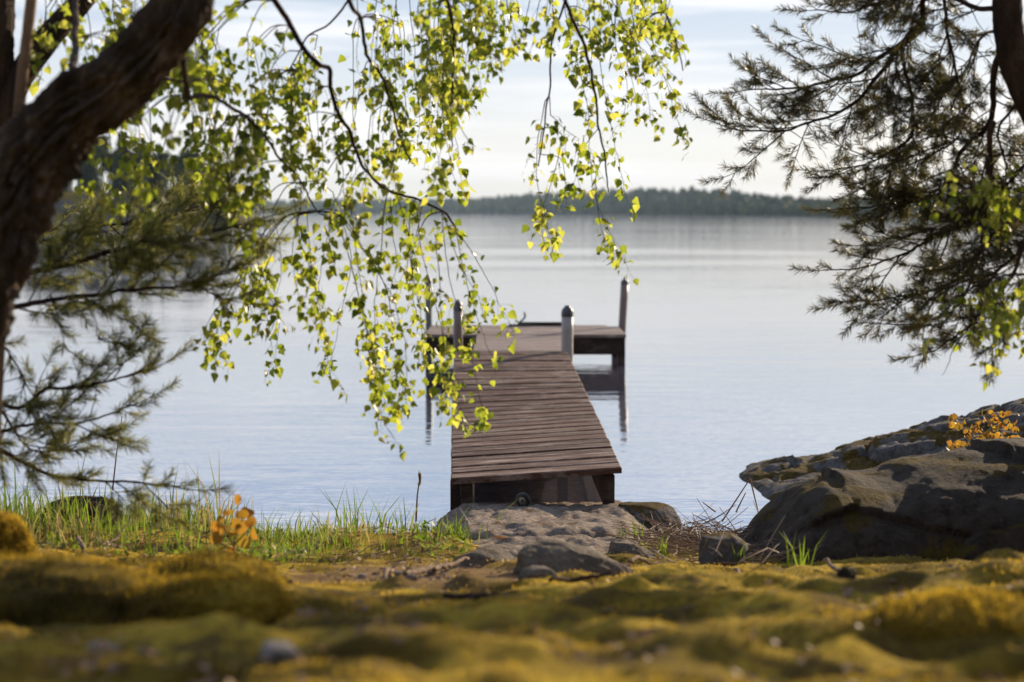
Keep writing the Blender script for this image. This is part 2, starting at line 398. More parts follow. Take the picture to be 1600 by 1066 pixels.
# far shore: low hills whose skyline is known per direction
SK = [(-900, 318), (-200, 314), (400, 313), (560, 313), (680, 312), (760, 309), (840, 302), (960, 299), (1060, 297), (1110, 297), (1170, 303), (1240, 309), (1300, 309), (1420, 304), (1600, 300), (2400, 300)]
SH = [(-900, 2100), (400, 1900), (900, 1300), (1290, 620), (1700, 480), (2400, 420)]
def hill_h(px, Y):
    y0 = np.interp(px, [a for a, b in SH], [b for a, b in SH])
    sky_y = np.interp(px, [a for a, b in SK], [b for a, b in SK])
    top = (y0*1.12)*(332.6 - sky_y)/FPX + 1.0
    tree = np.clip(top*.55, 5, 11)
    return y0, top, tree
mb = MB(); pxs = np.linspace(-900, 2400, 160); ds = np.linspace(0, 1, 14)
PXg, Dg = np.meshgrid(pxs, ds, indexing='ij')
y0, top, tree = hill_h(PXg, 0)
Yg = y0*(1 + .35*Dg); Xg = (PXg-800)/FPX*Yg
Zg = -1.5 + (top - tree*.8 + 1.5)*sstep(-.03, .42, Dg) + 1.2*fbm(Xg*.01, Yg*.01, seed=40)*sstep(0.05, .4, Dg)
mb.grid(Xg, Yg, Zg)
mh, t, out = mat('hill_floor'); pbsdf(t, out, ramp(t, [(.3, (.025, .032, .015)), (.7, (.06, .06, .03))], noise(t, .05)), .95)
tag(mb.build('hills', mh), kind='structure')

mb = MB(); nT = 5200
tp = rng.uniform(-500, 2100, nT); td = rng.beta(1.1, 1.5, nT)*.55 + .004
ty0, ttop, ttree = hill_h(tp, 0)
tY = ty0*(1 + .35*td); tX = (tp-800)/FPX*tY
tz = -1.5 + (ttop - ttree*.8 + 1.5)*sstep(-.03, .42, td) + 1.2*fbm(tX*.01, tY*.01, seed=40)*sstep(.05, .4, td)
tz = np.maximum(tz, .1)
hh = ttree*rng.uniform(.65, 1.12, nT)*(1 + .2*(rng.random(nT) < .06)); ww = hh*rng.uniform(.16, .36, nT)
tint = rng.random(nT)
ca = np.linspace(0, 2*np.pi, 7, endpoint=False)
prof_s = [(0, .55), (.18, 1.0), (.45, .78), (.72, .42), (1.0, .02)]     # spruce
prof_d = [(0, .35), (.25, .85), (.55, 1.05), (.82, .70), (1.0, .10)]    # round crown
for i in range(nT):
    pr = prof_s if rng.random() < .55 else prof_d
    sc = ww[i]*(1.0 if pr is prof_s else 1.35)
    V = []
    for (a, b) in pr:
        rr = b*sc*rng.uniform(.65, 1.3, 7)
        V.append(np.stack([tX[i]+np.cos(ca)*rr, tY[i]+np.sin(ca)*rr, tz[i]+hh[i]*(a + rng.uniform(-.04, .04, 7))], -1))
    V = np.concatenate(V); k = np.arange(4)[:, None]*7; j = np.arange(7)[None]; j2 = (j+1) % 7
    mb.add(V, np.stack([k+j, k+j2, k+7+j2, k+7+j], -1).reshape(-1, 4), tint[i])
tag(mb.build('far_forest', M['far_leaf'], smooth=False), 'band of conifers and birches along the low far shore of the lake', 'forest', kind='stuff')

# wooded point on this side of the lake
hx = np.linspace(-95, -38, 70); hy = np.linspace(225, 290, 40)
HX, HY = np.meshgrid(hx, hy, indexing='ij')
def point_z(x, y):
    edge = sstep(-41, -58, x + 6*fbm(y*.05, x*.02, seed=51)); d = 1 - np.abs((y-256)/30)
    return -1.2 + 6.0*edge*np.clip(d*2.2, 0, 1) + 1.0*fbm(x*.2, y*.2, seed=52)
mb = MB(); mb.grid(HX, HY, point_z(HX, HY))
M['shore_rock'] = rock_mat('shore_rock', (.11, .095, .08), (.035, .03, .025), .5, scale=.05)
tag(mb.build('headland', M['shore_rock']), kind='structure')

def far_tree(name, h, kind, seed):
    r = np.random.default_rng(seed); root = empty(name, (0, 0, 0))
    tr = MB(); z = np.linspace(0, h*.93, 9)
    pts = np.stack([.25*np.sin(z*.3+seed), .2*np.cos(z*.27+seed), z], -1); tr.tube(pts, [h*.016, h*.004], 7)
    cr_ = MB(); V = []; F = []; T = []
    if kind == 'spruce': cl = [(0, 0, h*(.12+.86*k/16), h*.17*(1-k/17.)+.25, h*.05) for k in range(17)]
    else: cl = [(r.normal()*h*.10, r.normal()*h*.10, h*(.45+.5*r.random()), h*r.uniform(.05, .11), h*.05) for k in range(15)]
    for (cx, cy, cz, rad, rz) in cl:
        n = int(70 + 40*rad)
        a = r.uniform(0, 6.283, n); rr = rad*np.sqrt(r.random(n)); zz = cz + rz*r.normal(size=n)*.6 - (rr*.35 if kind == 'spruce' else 0)
        c = np.stack([cx+np.cos(a)*rr, cy+np.sin(a)*rr, zz], -1); s = h*.020*r.uniform(.6, 1.5, n)
        q1 = r.normal(size=(n, 3)); q1 /= np.linalg.norm(q1, axis=1, keepdims=True); q2 = r.normal(size=(n, 3)); q2 = np.cross(q1, q2); q2 /= np.linalg.norm(q2, axis=1, keepdims=True)
        VV = np.stack([c-q1*s[:, None], c+q2*s[:, None]*.7, c+q1*s[:, None], c-q2*s[:, None]*.7], 1).reshape(-1, 3)
        cr_.add(VV, np.arange(4*n).reshape(-1, 4), np.repeat(r.random(n)*.6 + .4*(zz-cz > 0), 4))
    part(tr, 'trunk', M['pine_bark'], root); part(cr_, 'crown', M['far_leaf'], root, smooth=False)
    return root
protos = [far_tree('spruce_tree', 11, 'spruce', 1), far_tree('pine_tree', 11, 'pine', 2), far_tree('pine_tree', 10, 'pine', 3)]
used = set(); kinds = ['dark spruce', 'round-crowned pine', 'open-crowned pine']
for i in range(66):
    k = i % 3; x = -92 + 46*((i*0.618) % 1); y = 233 + 30*((i*.381) % 1)
    if i in (5, 11, 17, 23, 29): x = -46 - i*.28
    o = protos[k] if k not in used else copy_tree(protos[k]); used.add(k)
    s = rnd.uniform(.55, 1.0)*(0.6 if x > -50 else 1)
    o.location = (x, y, float(point_z(np.array([x]), np.array([y]))[0]) - .2); o.scale = (s, s, s); o.rotation_euler[2] = rnd.uniform(0, 6)
    tag(o, kinds[k] + ' among the trees on the wooded point across the bay', 'tree', ('spruces', 'round pines', 'open pines')[k] + ' on the wooded point')

# ------------------------------------------------------------------ gangway
NB = 28
ly = [747.5, 738.8, 730.4, 722.6, 715, 707.8, 700.4, 693, 686.4, 679.8, 673.2, 667, 660.4, 653.2, 646.4, 638.4, 630.2, 620.6, 611.2, 602, 593.6, 586.6, 580.4, 574.6, 569.2, 563.8, 558, 554, 550]
rowY = np.linspace(7.62, 13.72, NB+1)
rows = []
for i in range(NB+1):
    s = .066*(1 - sstep(9, 26, i)) if i > 0 else .066
    xl = np.interp(i, [0, 8, 20, 28], [705, 705.5, 707, 710])
    # right edge runs in one line from (972,729) to (886,550)
    yr = ly[i]
    for _ in range(8):
        xr = 886 + (972-886)*(yr-550)/(729.5-550); yr = ly[i] - float(s)*(xr-xl)
    rows.append((at(xl, ly[i], rowY[i]), at(xr, yr, rowY[i])))
def lerp(a, b, t): return a + (b-a)*t
gw = empty('gangway', rows[0][0].lerp(rows[0][1], .5), 'long reddish brown plank gangway sloping gently from shore rock out to the jetty', 'gangway')
mb = MB()
for i in range(NB):
    g = .17
    a0, b0 = rows[i]; a1, b1 = rows[i+1]
    la, lb = lerp(a0, a1, g*.5), lerp(b0, b1, g*.5); fa, fb = lerp(a0, a1, 1-g*.5), lerp(b0, b1, 1-g*.5)
    j0, j1 = rnd.uniform(-.003, .003), rnd.uniform(-.003, .003); zz = rnd.uniform(-.003, .004)
    th = Vector((0, 0, -.034)); U = Vector((0, 0, zz)); ex = (b0-a0).normalized()
    pt = [la+ex*j0+U, lb+ex*j1+U, fa+ex*j0+U, fb+ex*j1+U]
    tint = rnd.random() if i not in (20, 21, 12) else 1.0
    c = .006; up = Vector((0, 0, 1)); f_ = (fa-la).normalized()
    # bevelled board: bottom ring, shoulder ring, top ring
    bot = [p + th for p in pt]; sh = [p - up*c for p in pt]; tp_ = [pt[0]+f_*c+ex*c, pt[1]+f_*c-ex*c, pt[2]-f_*c+ex*c, pt[3]-f_*c-ex*c]
    V = [tuple(p) for p in bot+sh+tp_]
    F = [[0, 2, 3, 1], [8, 9, 11, 10]]
    for q, r_ in ((0, 1), (1, 3), (3, 2), (2, 0)): F += [[q, r_, 4+r_, 4+q], [4+q, 4+r_, 8+r_, 8+q]]
    mb.add(V, np.array(F), tint)
part(mb, 'deck', M['plank'], gw, smooth=False)
def beam_under(fr, wdt, d0, d1, i0=0, i1=NB):
    """stringer below the boards at fraction fr of the width"""
    m = MB(); V = []
    for i in range(i0, i1):
        a = lerp(*rows[i], fr); b = lerp(*rows[i+1], fr); e0 = (rows[i][1]-rows[i][0]).normalized()*wdt/2
        t0 = d0 + (d1-d0)*(i-i0)/(i1-i0); t1 = d0 + (d1-d0)*(i+1-i0)/(i1-i0)
        z = Vector((0, 0, -.036))
        if i == i0: a = a + Vector((0, .06, 0))
        V = [a-e0+z-Vector((0, 0, t0)), a+e0+z-Vector((0, 0, t0)), b-e0+z-Vector((0, 0, t1)), b+e0+z-Vector((0, 0, t1)), a-e0+z, a+e0+z, b-e0+z, b+e0+z]
        m.hexa([tuple(v) for v in V])
    return m
part(beam_under(.085, .06, .09, .12), 'stringer', M['dark_wood'], gw, False)
part(beam_under(.915, .06, .06, .12, 5), 'stringer', M['dark_wood'], gw, False)
def wedge(p_front, wf, p_back, wb, topz_f, topz_b):
    m = MB(); V = []
    (x0, y0, z0), (x1, y1, z1) = p_front, p_back
    V = [(x0-wf/2, y0, z0), (x0+wf/2, y0, z0), (x1-wb/2, y1, z1), (x1+wb/2, y1, z1), (x0-wf/2, y0, topz_f), (x0+wf/2, y0, topz_f), (x1-wb/2, y1, topz_b), (x1+wb/2, y1, topz_b)]
    m.hexa(V); return m
pr = at(952, 784, 7.67); tr_ = at(952, 744, 7.67)
part(wedge((pr.x, 7.67, pr.z-.03), .058, (pr.x-.075, 8.2, pr.z+.12), .05, tr_.z+.004, tr_.z+.02), 'leg', M['dark_wood'], gw, False)
pl = at(730, 800, 7.67); tl = at(730, 755, 7.67)
part(wedge((pl.x, 7.67, pl.z-.05), .060, (pl.x+.01, 7.85, pl.z), .05, tl.z, tl.z+.02), 'leg', M['dark_wood'], gw, False)
mb = MB(); p = at(712, 790, 7.9); q = at(712, 752, 7.9); mb.box((p.x, 7.95, (p.z-.2+q.z)/2), (.03, .05, (q.z-p.z+.2)/2)); part(mb, 'leg', M['dark_wood'], gw, False)
a = rows[7][0].lerp(rows[7][1], .72); mb = MB(); mb.box((a.x, a.y, (a.z-.7)/2-.02), (.033, .045, (a.z+.62)/2)); part(mb, 'leg', M['dark_wood'], gw, False)
for i in (17,):
    a, b = rows[i]; m = MB(); z = .16; ex = Vector((.0, .045, 0)); V = []
    for zz in (-.19, -.158):
        pass
    V = [a+Vector((.05, 0, -.24)), b+Vector((-.05, 0, -.24)), a+Vector((.05, .07, -.24)), b+Vector((-.05, .07, -.24)), a+Vector((.05, 0, -.16)), b+Vector((-.05, 0, -.16)), a+Vector((.05, .07, -.16)), b+Vector((-.05, .07, -.16))]
    m.hexa([tuple(v) for v in V]); part(m, 'crossbeam', M['dark_wood'], gw, False)

# ------------------------------------------------------------------ jetty platform
DZ = .355; YF, YB = 15.67, 16.95; XL, XR = -.965, 1.262
jt = empty('jetty_platform', (.15, 16.3, 0), 'weathered grey brown wooden jetty platform standing in the lake at the end of the gangway', 'jetty')
mb = MB(); n = 9
for i in range(n):
    y0 = YF + (YB-YF)*i/n; y1 = YF + (YB-YF)*(i+1)/n - .010
    xr = XR if i < n-1 else XR-.14
    z = DZ + rnd.uniform(-.002, .003); tt = rnd.uniform(.3, 1)
    mb.hexa([(XL+rnd.uniform(-.01, .01), y0, z-.035), (xr, y0, z-.035), (XL, y1, z-.035), (xr, y1, z-.035), (XL, y0, z), (xr, y0, z), (XL, y1, z), (xr, y1, z)], tt)
for i in range(14):      # boards of the middle tongue that reaches back to the gangway
    y0 = 13.80 + (YF-13.80)*i/14; y1 = 13.80 + (YF-13.80)*(i+1)/14 - .010; z = DZ - .004 + rnd.uniform(-.002, .002)
    xl, xr = -.385, .60
    mb.hexa([(xl, y0, z-.035), (xr, y0, z-.035), (xl, y1, z-.035), (xr, y1, z-.035), (xl, y0, z), (xr, y0, z), (xl, y1, z), (xr, y1, z)], rnd.uniform(.2, 1))
part(mb, 'deck', M['grey_plank'], jt, False)
def jbox(name, x0, x1, y0, y1, z0, z1, m='dark_wood'):
    b = MB(); b.box(((x0+x1)/2, (y0+y1)/2, (z0+z1)/2), ((x1-x0)/2, (y1-y0)/2, (z1-z0)/2)); return part(b, name, M[m], jt, False)
zt = DZ-.038
jbox('fascia', XL+.03, XR-.06, YF+.05, YF+.10, .125, zt)
jbox('fascia', XL+.03, XR-.06, YB-.10, YB-.05, .15, zt)
jbox('side_beam', XL+.03, XL+.08, YF+.104, YB-.104, .14, zt)
jbox('side_beam', XR-.112, XR-.062, YF+.104, YB-.104, .14, zt)
jbox('tongue_beam', -.36, -.30, 13.85, YF+.046, .16, zt-.004)
jbox('tongue_beam', .52, .58, 13.85, YF+.046, .16, zt-.004)
for x0 in (XL+.0, XR-.075):
    for y0 in (YF+.07, YB-.16):
        jbox('leg', x0, x0+.075 if x0 > 0 else x0+.026, y0+.035, y0+.10, -1.2, zt-.002)
# curved iron mooring hook on the outer edge
p = at(812, 508, 16.80); hk = empty('mooring_hook', (p.x, 16.8, DZ), 'small dark curved iron mooring hook on the outer edge of the jetty platform', 'hook')
mb = MB(); mb.box((p.x, 16.8, DZ+.012), (.13, .03, .012)); part(mb, 'base_plate', M['iron'], hk, False)
mb = MB(); P_ = [(0, .02), (.0, .05), (.035, .075), (.06, .11), (.062, .15), (.05, .165)]
mb.tube(catmull([(p.x+a, 16.8, DZ+b) for a, b in P_], .01), [.012, .010, .014], 8)
mb.tube(catmull([(p.x-.005, 16.8, DZ+.02), (p.x-.03, 16.8, DZ+.06), (p.x-.055, 16.8, DZ+.075)], .01), .010, 8)
part(mb, 'hook', M['iron'], hk)
mb = MB(); a = at(860, 508, 16.88); mb.box((a.x-.05, 16.88, DZ+.022), (.33, .025, .022)); tag(mb.build('mooring_rail', M['dark_wood'], None, False), 'low dark wooden rail along the outer edge of the jetty platform', 'rail')

# mooring posts
def post(px, py_top, Y, r, m, label, lean=(0, 0), capstyle=0):
    top = at(px, py_top, Y); root = empty('mooring_post', (top.x-lean[0], Y-lean[1], 0), label, 'mooring post', 'mooring posts of the jetty')
    mb = MB(); b = np.array([top.x-lean[0]*2.2, Y-lean[1], -1.2]); tpv = np.array(top) - np.array([0, 0, .05])
    mb.tube(np.linspace(b, tpv, 14), r, 20); part(mb, 'pole', M[m], root)
    mb = MB()
    if capstyle == 0:
        z = [0, .005, .045, .075, .088, .09, .105, .107]; rr = [r*1.04, r*1.06, r*1.04, r*.85, r*.55, r*.5, r*.48, .004]
    else:
        z = [0, .004, .03, .05, .06, .075, .095]; rr = [r*1.02, r*1.04, r*1.0, r*.7, r*.4, r*.3, .004]
    pts = np.array([[tpv[0]+lean[0]*q, tpv[1], tpv[2]+.003+q] for q in z])
    ang = np.linspace(0, 2*np.pi, 18, endpoint=False)
    V = np.concatenate([pts[i] + np.stack([np.cos(ang)*rr[i], np.sin(ang)*rr[i], 0*ang], -1) for i in range(len(z))])
    i = np.arange(len(z)-1)[:, None]*18; j = np.arange(18)[None]; k = (j+1) % 18
    mb.add(V, np.stack([i+j, i+k, i+18+k, i+18+j], -1).reshape(-1, 4)); part(mb, 'cap', M['cap'], root)
post(886.5, 487, 13.80, .0575, 'pale_post', 'thick pale painted mooring post beside the gangway end, with a dark rounded cap')
post(715.5, 478, 13.80, .045, 'brown_post', 'brown mooring post beside the gangway end, partly hidden by hanging birch leaves')
post(976, 438, 16.82, .046, 'brown_post', 'tall leaning mooring post at the open outer corner of the jetty platform', (.045, 0), 1)
post(669, 436, 16.82, .040, 'green_post', 'slim greenish mooring post at the leaf-covered outer corner of the jetty platform', (-.01, 0), 1)

# ------------------------------------------------------------------ rocks
def ico(sub):
    bm = bmesh.new(); bmesh.ops.create_icosphere(bm, subdivisions=sub, radius=1)
    v = np.array([p.co[:] for p in bm.verts]); f = np.array([[q.index for q in p.verts] for p in bm.faces]); bm.free(); return v, f
ICO = {k: ico(k) for k in (3, 4, 5, 6)}
def rock_mesh(c, r, amp=.18, freq=1.6, seed=0, sub=5, box=.0, rot=0.0, flat=0.0, cuts=13):
    v, f = ICO[sub]; v = v.copy()
    if box > 0:                               # squarer than a ball
        m = np.max(np.abs(v), axis=1, keepdims=True); v = v*(1-box) + v/m*box*.9
    rr_ = np.random.default_rng(seed+500)
    for _ in range(cuts):
        nv = rr_.normal(size=3); nv[2] = abs(nv[2])*.9; nv /= np.linalg.norm(nv); dd = rr_.uniform(.62, .92); ex_ = v @ nv - dd
        v = v - np.clip(ex_, 0, None)[:, None]*nv*.93
    amp = amp*.6
    d = amp*fbm(v[:, 0]*freq, v[:, 1]*freq, v[:, 2]*freq, o=5, seed=seed) + amp*.5*np.abs(fbm(v[:, 0]*freq*2.1+5, v[:, 1]*freq*2.1, v[:, 2]*freq*2.1, o=3, seed=seed+3))
    d = d + .03*fbm(v[:, 0]*9, v[:, 1]*9, v[:, 2]*9, o=3, seed=seed+9)
    v = v*(1 + d)[:, None]; v = v*np.array(r)
    if flat: v[:, 2] = np.where(v[:, 2] > 0, v[:, 2]*(1-flat) + flat*np.minimum(v[:, 2], r[2]*.6), v[:, 2])
    ca_, sa_ = math.cos(rot), math.sin(rot); v = np.stack([v[:, 0]*ca_ - v[:, 1]*sa_, v[:, 0]*sa_ + v[:, 1]*ca_, v[:, 2]], -1)
    mb = MB(); mb.add(v + np.array(c), f); return mb
def gz1(x, y): return float(ground_z(np.array([x]), np.array([y]))[0])

# granite slab that carries the gangway's shore end
sxv = np.arange(-.62, 1.0, .014); syv = np.arange(5.35, 9.6, .022)
SX, SY = np.meshgrid(sxv, syv, indexing='ij')
cx = np.interp(SY, [5.3, 6, 7, 8, 9, 9.6], [.18, .17, .17, .17, .17, .2]); hw = np.interp(SY, [5.3, 5.7, 6.5, 7.5, 8.3, 9.0, 9.6], [.30, .42, .46, .53, .56, .45, .10])
u = np.abs(SX-cx)/hw
prof = np.interp(SY, [5.3, 5.8, 6.5, 7.2, 7.7, 8.05, 8.4, 9.0, 9.6], [.29, .285, .23, .15, .088, .028, -.06, -.2, -.4])
SZ = prof + .022*(1-u**2) - .22*np.clip(u-.8, 0, 9)**1.2*2 + .024*fbm(SX*3, SY*2.2, o=4, seed=70) + .012*fbm(SX*14, SY*11, o=3, seed=71)
SZ -= .016*sstep(.10, .5, fbm(SX*8, SY*4, o=4, seed=72)); SZ += .010*fbm(SX*28, SY*16, o=3, seed=75)
SZ -= .05*np.exp(-((SY - 6.35 - .25*fbm(SX*3, SX*0, seed=73))/.05)**2)
mb = MB(); mb.grid(SX, SY, SZ)
tag(mb.build('rock_slab', M['slab']), 'pitted pale granite slab sloping into the water under the shore end of the gangway', 'rock')
slab_z = lambda x, y: float(np.interp(y, [5.3, 5.8, 6.5, 7.2, 7.7, 8.05, 8.4], [.29, .285, .23, .15, .088, .028, -.06]))+.024

def rock_at(name, px, py_top, py_bot, wpx, Y, m, label, cat, group=None, seed=0, depth=.8, amp=.2, sub=5, box=.35, rot=0.0, flat=.3, freq=1.5):
    t_ = at(px, py_top, Y); b_ = at(px, py_bot, Y); h = (t_.z - b_.z); wx = wpx/FPX*Y/2
    z0 = gz1(t_.x, Y) + h*.10 if 'stone' in name else b_.z + h*.12
    mb = rock_mesh((t_.x, Y, z0), (wx, wx*depth, h*1.0), amp, freq, seed, sub, box, rot, flat)
    return tag(mb.build(name, M[m]), label, cat, group)
rock_at('boulder', 892, 846, 925, 225, 4.75, 'rock', 'broad grey granite stone at the foot of the pitted slab', 'rock', seed=4, depth=.7, sub=6, amp=.16)
rock_at('boulder', 765, 850, 900, 150, 5.1, 'rock', 'low rounded grey stone beside the slab, half sunk in yellow moss', 'rock', seed=6, depth=.9, amp=.16)
rock_at('boulder', 1015, 784, 812, 110, 7.5, 'ledge', 'low dark wet rock between slab and dry reeds at the water line', 'rock', seed=8, depth=.8)
rock_at('boulder', 985, 846, 880, 90, 5.5, 'rock', 'small angular grey stone behind the broad stone beside the slab', 'rock', seed=9, depth=.9)
rock_at('boulder', 1132, 828, 862, 85, 5.3, 'ledge', 'small mossy stone in front of the dry reeds beside the dark boulder', 'rock', seed=15, depth=.9)
rock_at('stone', 162, 1012, 1056, 62, 2.25, 'pale_stone', 'pale grey stone poking out of moss below the shaggy mounds', 'stone', seed=21, sub=4)
rock_at('stone', 440, 1036, 1074, 85, 2.1, 'pale_stone', 'reddish grey stone sunk in moss at the lower edge of the photo', 'stone', seed=22, sub=4)
rock_at('stone', 1322, 904, 926, 34, 3.7, 'boulder', 'small round dark stone on bright moss in front of the dark boulder', 'stone', seed=23, sub=4)
rock_at('stone', 840, 908, 930, 70, 4.4, 'rock', 'flat little grey stone just below the broad granite stone', 'stone', seed=24, sub=4)
rock_at('pale_stone', 1604, 672, 724, 44, 6.6, 'pale_stone', 'smooth pale grey stone at the photo edge beside the orange shrub', 'stone', seed=25, sub=4)

def cells(x, y, seed):
    """jittered cell pattern: (cell value, distance to the cell border, tilt a, tilt b)"""
    ix, iy = np.floor(x), np.floor(y); d1 = np.full(x.shape, 9.); d2 = np.full(x.shape, 9.); val = np.zeros(x.shape); ta = np.zeros(x.shape); tb = np.zeros(x.shape); z = np.zeros(x.shape)
    for a in (-1, 0, 1):
        for b in (-1, 0, 1):
            cx_, cy_ = ix+a, iy+b; px_ = cx_ + hsh(cx_, cy_, z, seed); py_ = cy_ + hsh(cx_, cy_, z, seed+1); d = np.hypot(x-px_, y-py_)
            h_ = hsh(cx_, cy_, z, seed+2); k_ = d < d1; d2 = np.where(k_, d1, np.minimum(d2, d)); val = np.where(k_, h_, val)
            ta = np.where(k_, (hsh(cx_, cy_, z, seed+3)-.5)*(x-px_), ta); tb = np.where(k_, (hsh(cx_, cy_, z, seed+4)-.5)*(y-py_), tb); d1 = np.minimum(d1, d)
    return val, d2-d1, ta + tb
# big dark boulder
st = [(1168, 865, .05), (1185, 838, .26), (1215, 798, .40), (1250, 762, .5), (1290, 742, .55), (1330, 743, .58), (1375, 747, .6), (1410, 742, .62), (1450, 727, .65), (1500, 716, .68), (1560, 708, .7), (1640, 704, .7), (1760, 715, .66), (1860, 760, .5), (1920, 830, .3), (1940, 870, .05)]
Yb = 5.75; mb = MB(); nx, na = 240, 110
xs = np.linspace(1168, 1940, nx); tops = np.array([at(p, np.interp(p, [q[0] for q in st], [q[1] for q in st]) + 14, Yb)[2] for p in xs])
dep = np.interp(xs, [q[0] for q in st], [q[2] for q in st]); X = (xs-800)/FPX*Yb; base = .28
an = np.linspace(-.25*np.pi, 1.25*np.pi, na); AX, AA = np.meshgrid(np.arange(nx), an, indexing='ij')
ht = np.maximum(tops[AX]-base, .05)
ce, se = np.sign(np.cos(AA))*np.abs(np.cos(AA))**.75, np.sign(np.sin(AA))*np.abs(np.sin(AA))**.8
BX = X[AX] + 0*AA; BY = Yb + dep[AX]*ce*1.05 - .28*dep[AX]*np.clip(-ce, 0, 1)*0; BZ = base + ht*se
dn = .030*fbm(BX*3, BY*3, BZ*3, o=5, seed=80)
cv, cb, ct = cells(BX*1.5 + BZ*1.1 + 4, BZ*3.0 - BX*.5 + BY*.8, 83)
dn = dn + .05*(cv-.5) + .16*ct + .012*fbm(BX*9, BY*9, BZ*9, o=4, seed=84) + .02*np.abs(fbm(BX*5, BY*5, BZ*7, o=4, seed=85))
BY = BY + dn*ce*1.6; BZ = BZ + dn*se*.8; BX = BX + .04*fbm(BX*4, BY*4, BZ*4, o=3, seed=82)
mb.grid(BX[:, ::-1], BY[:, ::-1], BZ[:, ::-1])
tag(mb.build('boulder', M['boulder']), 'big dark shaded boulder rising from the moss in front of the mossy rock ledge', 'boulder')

# sloping mossy ledge that runs into the lake
lx = np.arange(1.30, 5.2, .016); ly_ = np.arange(6.3, 11.2, .022)
LX, LY = np.meshgrid(lx, ly_, indexing='ij')
lft = np.interp(LY, [6.3, 7.4, 8.1, 8.6, 9.1, 9.6, 10.4, 11.2], [1.25, 1.40, 1.47, 1.44, 1.41, 1.55, 2.3, 4.0])
dx = LX - lft
rid = np.interp(dx, [-.3, 0, .1, .25, .5, .9, 1.3, 1.8, 3, 5], [-.45, -.04, .02, .055, .10, .20, .32, .44, .62, .8])
LZ = rid*(1 - .30*sstep(8.9, 6.8, LY)) - .55*sstep(9.3, 10.9, LY)
stepn = fbm(LX*1.6 + LY*.6, LY*2.1 - LX*.5, o=3, seed=90)
q = np.abs(fbm(LX*1.9 + 2.1*LY*.4, LY*2.6 - LX*.8, o=2, seed=91))
wx_ = LX*1.7 + LY*.55 + .25*fbm(LX*2, LY*2, seed=94); wy_ = LY*2.3 - LX*.75 + .25*fbm(LX*2+7, LY*2, seed=95)
cv, cb, ct = cells(wx_, wy_, 96); cv2, cb2, ct2 = cells(wx_*2.4+3, wy_*2.4, 97)
LZ = LZ + (.10*(cv-.5) + .11*ct - .05*sstep(.07, .0, cb) + .035*(cv2-.5) + .03*ct2 - .02*sstep(.08, .0, cb2))*sstep(.0, 1.0, dx)**.7
LZ = LZ + .02*stepn*sstep(0, .8, dx) - .02*sstep(.10, .0, q)*sstep(0, .25, dx) + .016*fbm(LX*8, LY*9, o=3, seed=92) + .02*np.abs(fbm(LX*5, LY*6, o=3, seed=93))
mb = MB(); mb.grid(LX, LY, LZ)
tag(mb.build('rock_ledge', M['ledge']), 'long cracked rock ledge with rust and green moss sloping into the lake', 'rock')

# mossy mounds
def mound(px, py_top, py_bot, wpx, Y, seed, label, depth=.8, amp=.14):
    t_ = at(px, py_top, Y); b_ = at(px, py_bot, Y); h = t_.z-b_.z; wx = wpx/FPX*Y/2
    mb = rock_mesh((t_.x, Y, b_.z), (wx, wx*depth, h), amp*2.0, 1.9, seed, 5, .05, 0, .25, 0)
    o = tag(mb.build('mossy_boulder', M['moss']), label, 'boulder', 'mossy boulders')
    MOUNDS.append(o); return o
MOUNDS = []
mound(70, 864, 975, 420, 3.15, 31, 'wide moss-covered boulder with a dark shaded front, below the leaning birch trunk', .6)
mound(325, 861, 950, 235, 3.55, 32, 'domed moss-covered boulder behind the small orange-leaved sapling')
mound(320, 902, 965, 260, 3.05, 36, 'low moss-covered boulder in front of the domed one', .6)
mound(-10, 795, 900, 120, 3.7, 33, 'steep yellow moss-covered boulder at the photo edge under the pine branch', .9)
mound(1510, 925, 1010, 330, 2.6, 34, 'broad dark moss-covered boulder at the shaded corner under the pine', .6)
mound(1170, 936, 985, 190, 2.95, 35, 'low dark moss-topped boulder amid bright moss patches', .6)

# pebbles on the bare soil patch
v3, f3 = ICO[3]
PEB = [(607, 913, 24), (562, 905, 16), (596, 918, 13), (628, 916, 12), (655, 905, 12), (672, 898, 14), (640, 935, 22), (618, 936, 14), (690, 900, 10), (582, 899, 10), (632, 900, 11), (700, 912, 11), (545, 922, 10), (652, 921, 9), (668, 912, 9), (605, 930, 9), (576, 927, 8), (720, 905, 9), (530, 908, 8), (685, 925, 10)]
for i, (px, py, sp) in enumerate(PEB):
    Y = np.interp(py, [895, 940], [4.75, 4.05]); x = (px-800)/FPX*Y; s = sp/FPX*Y/2
    z = gz1(x, Y); d = 1 + .25*fbm(v3[:, 0]*1.5+i, v3[:, 1]*1.5, v3[:, 2]*1.5, o=3, seed=100+i)
    mb = MB(); mb.add(v3*d[:, None]*np.array([1, .8, .62])*s + np.array([x, Y, z + s*.30]), f3)
    tag(mb.build('pebble', M['pale_stone'] if i % 3 else M['slab']), 'small pale pebble among others on the bare brown soil below the grass bank', 'pebble', 'pebbles on the bare soil')

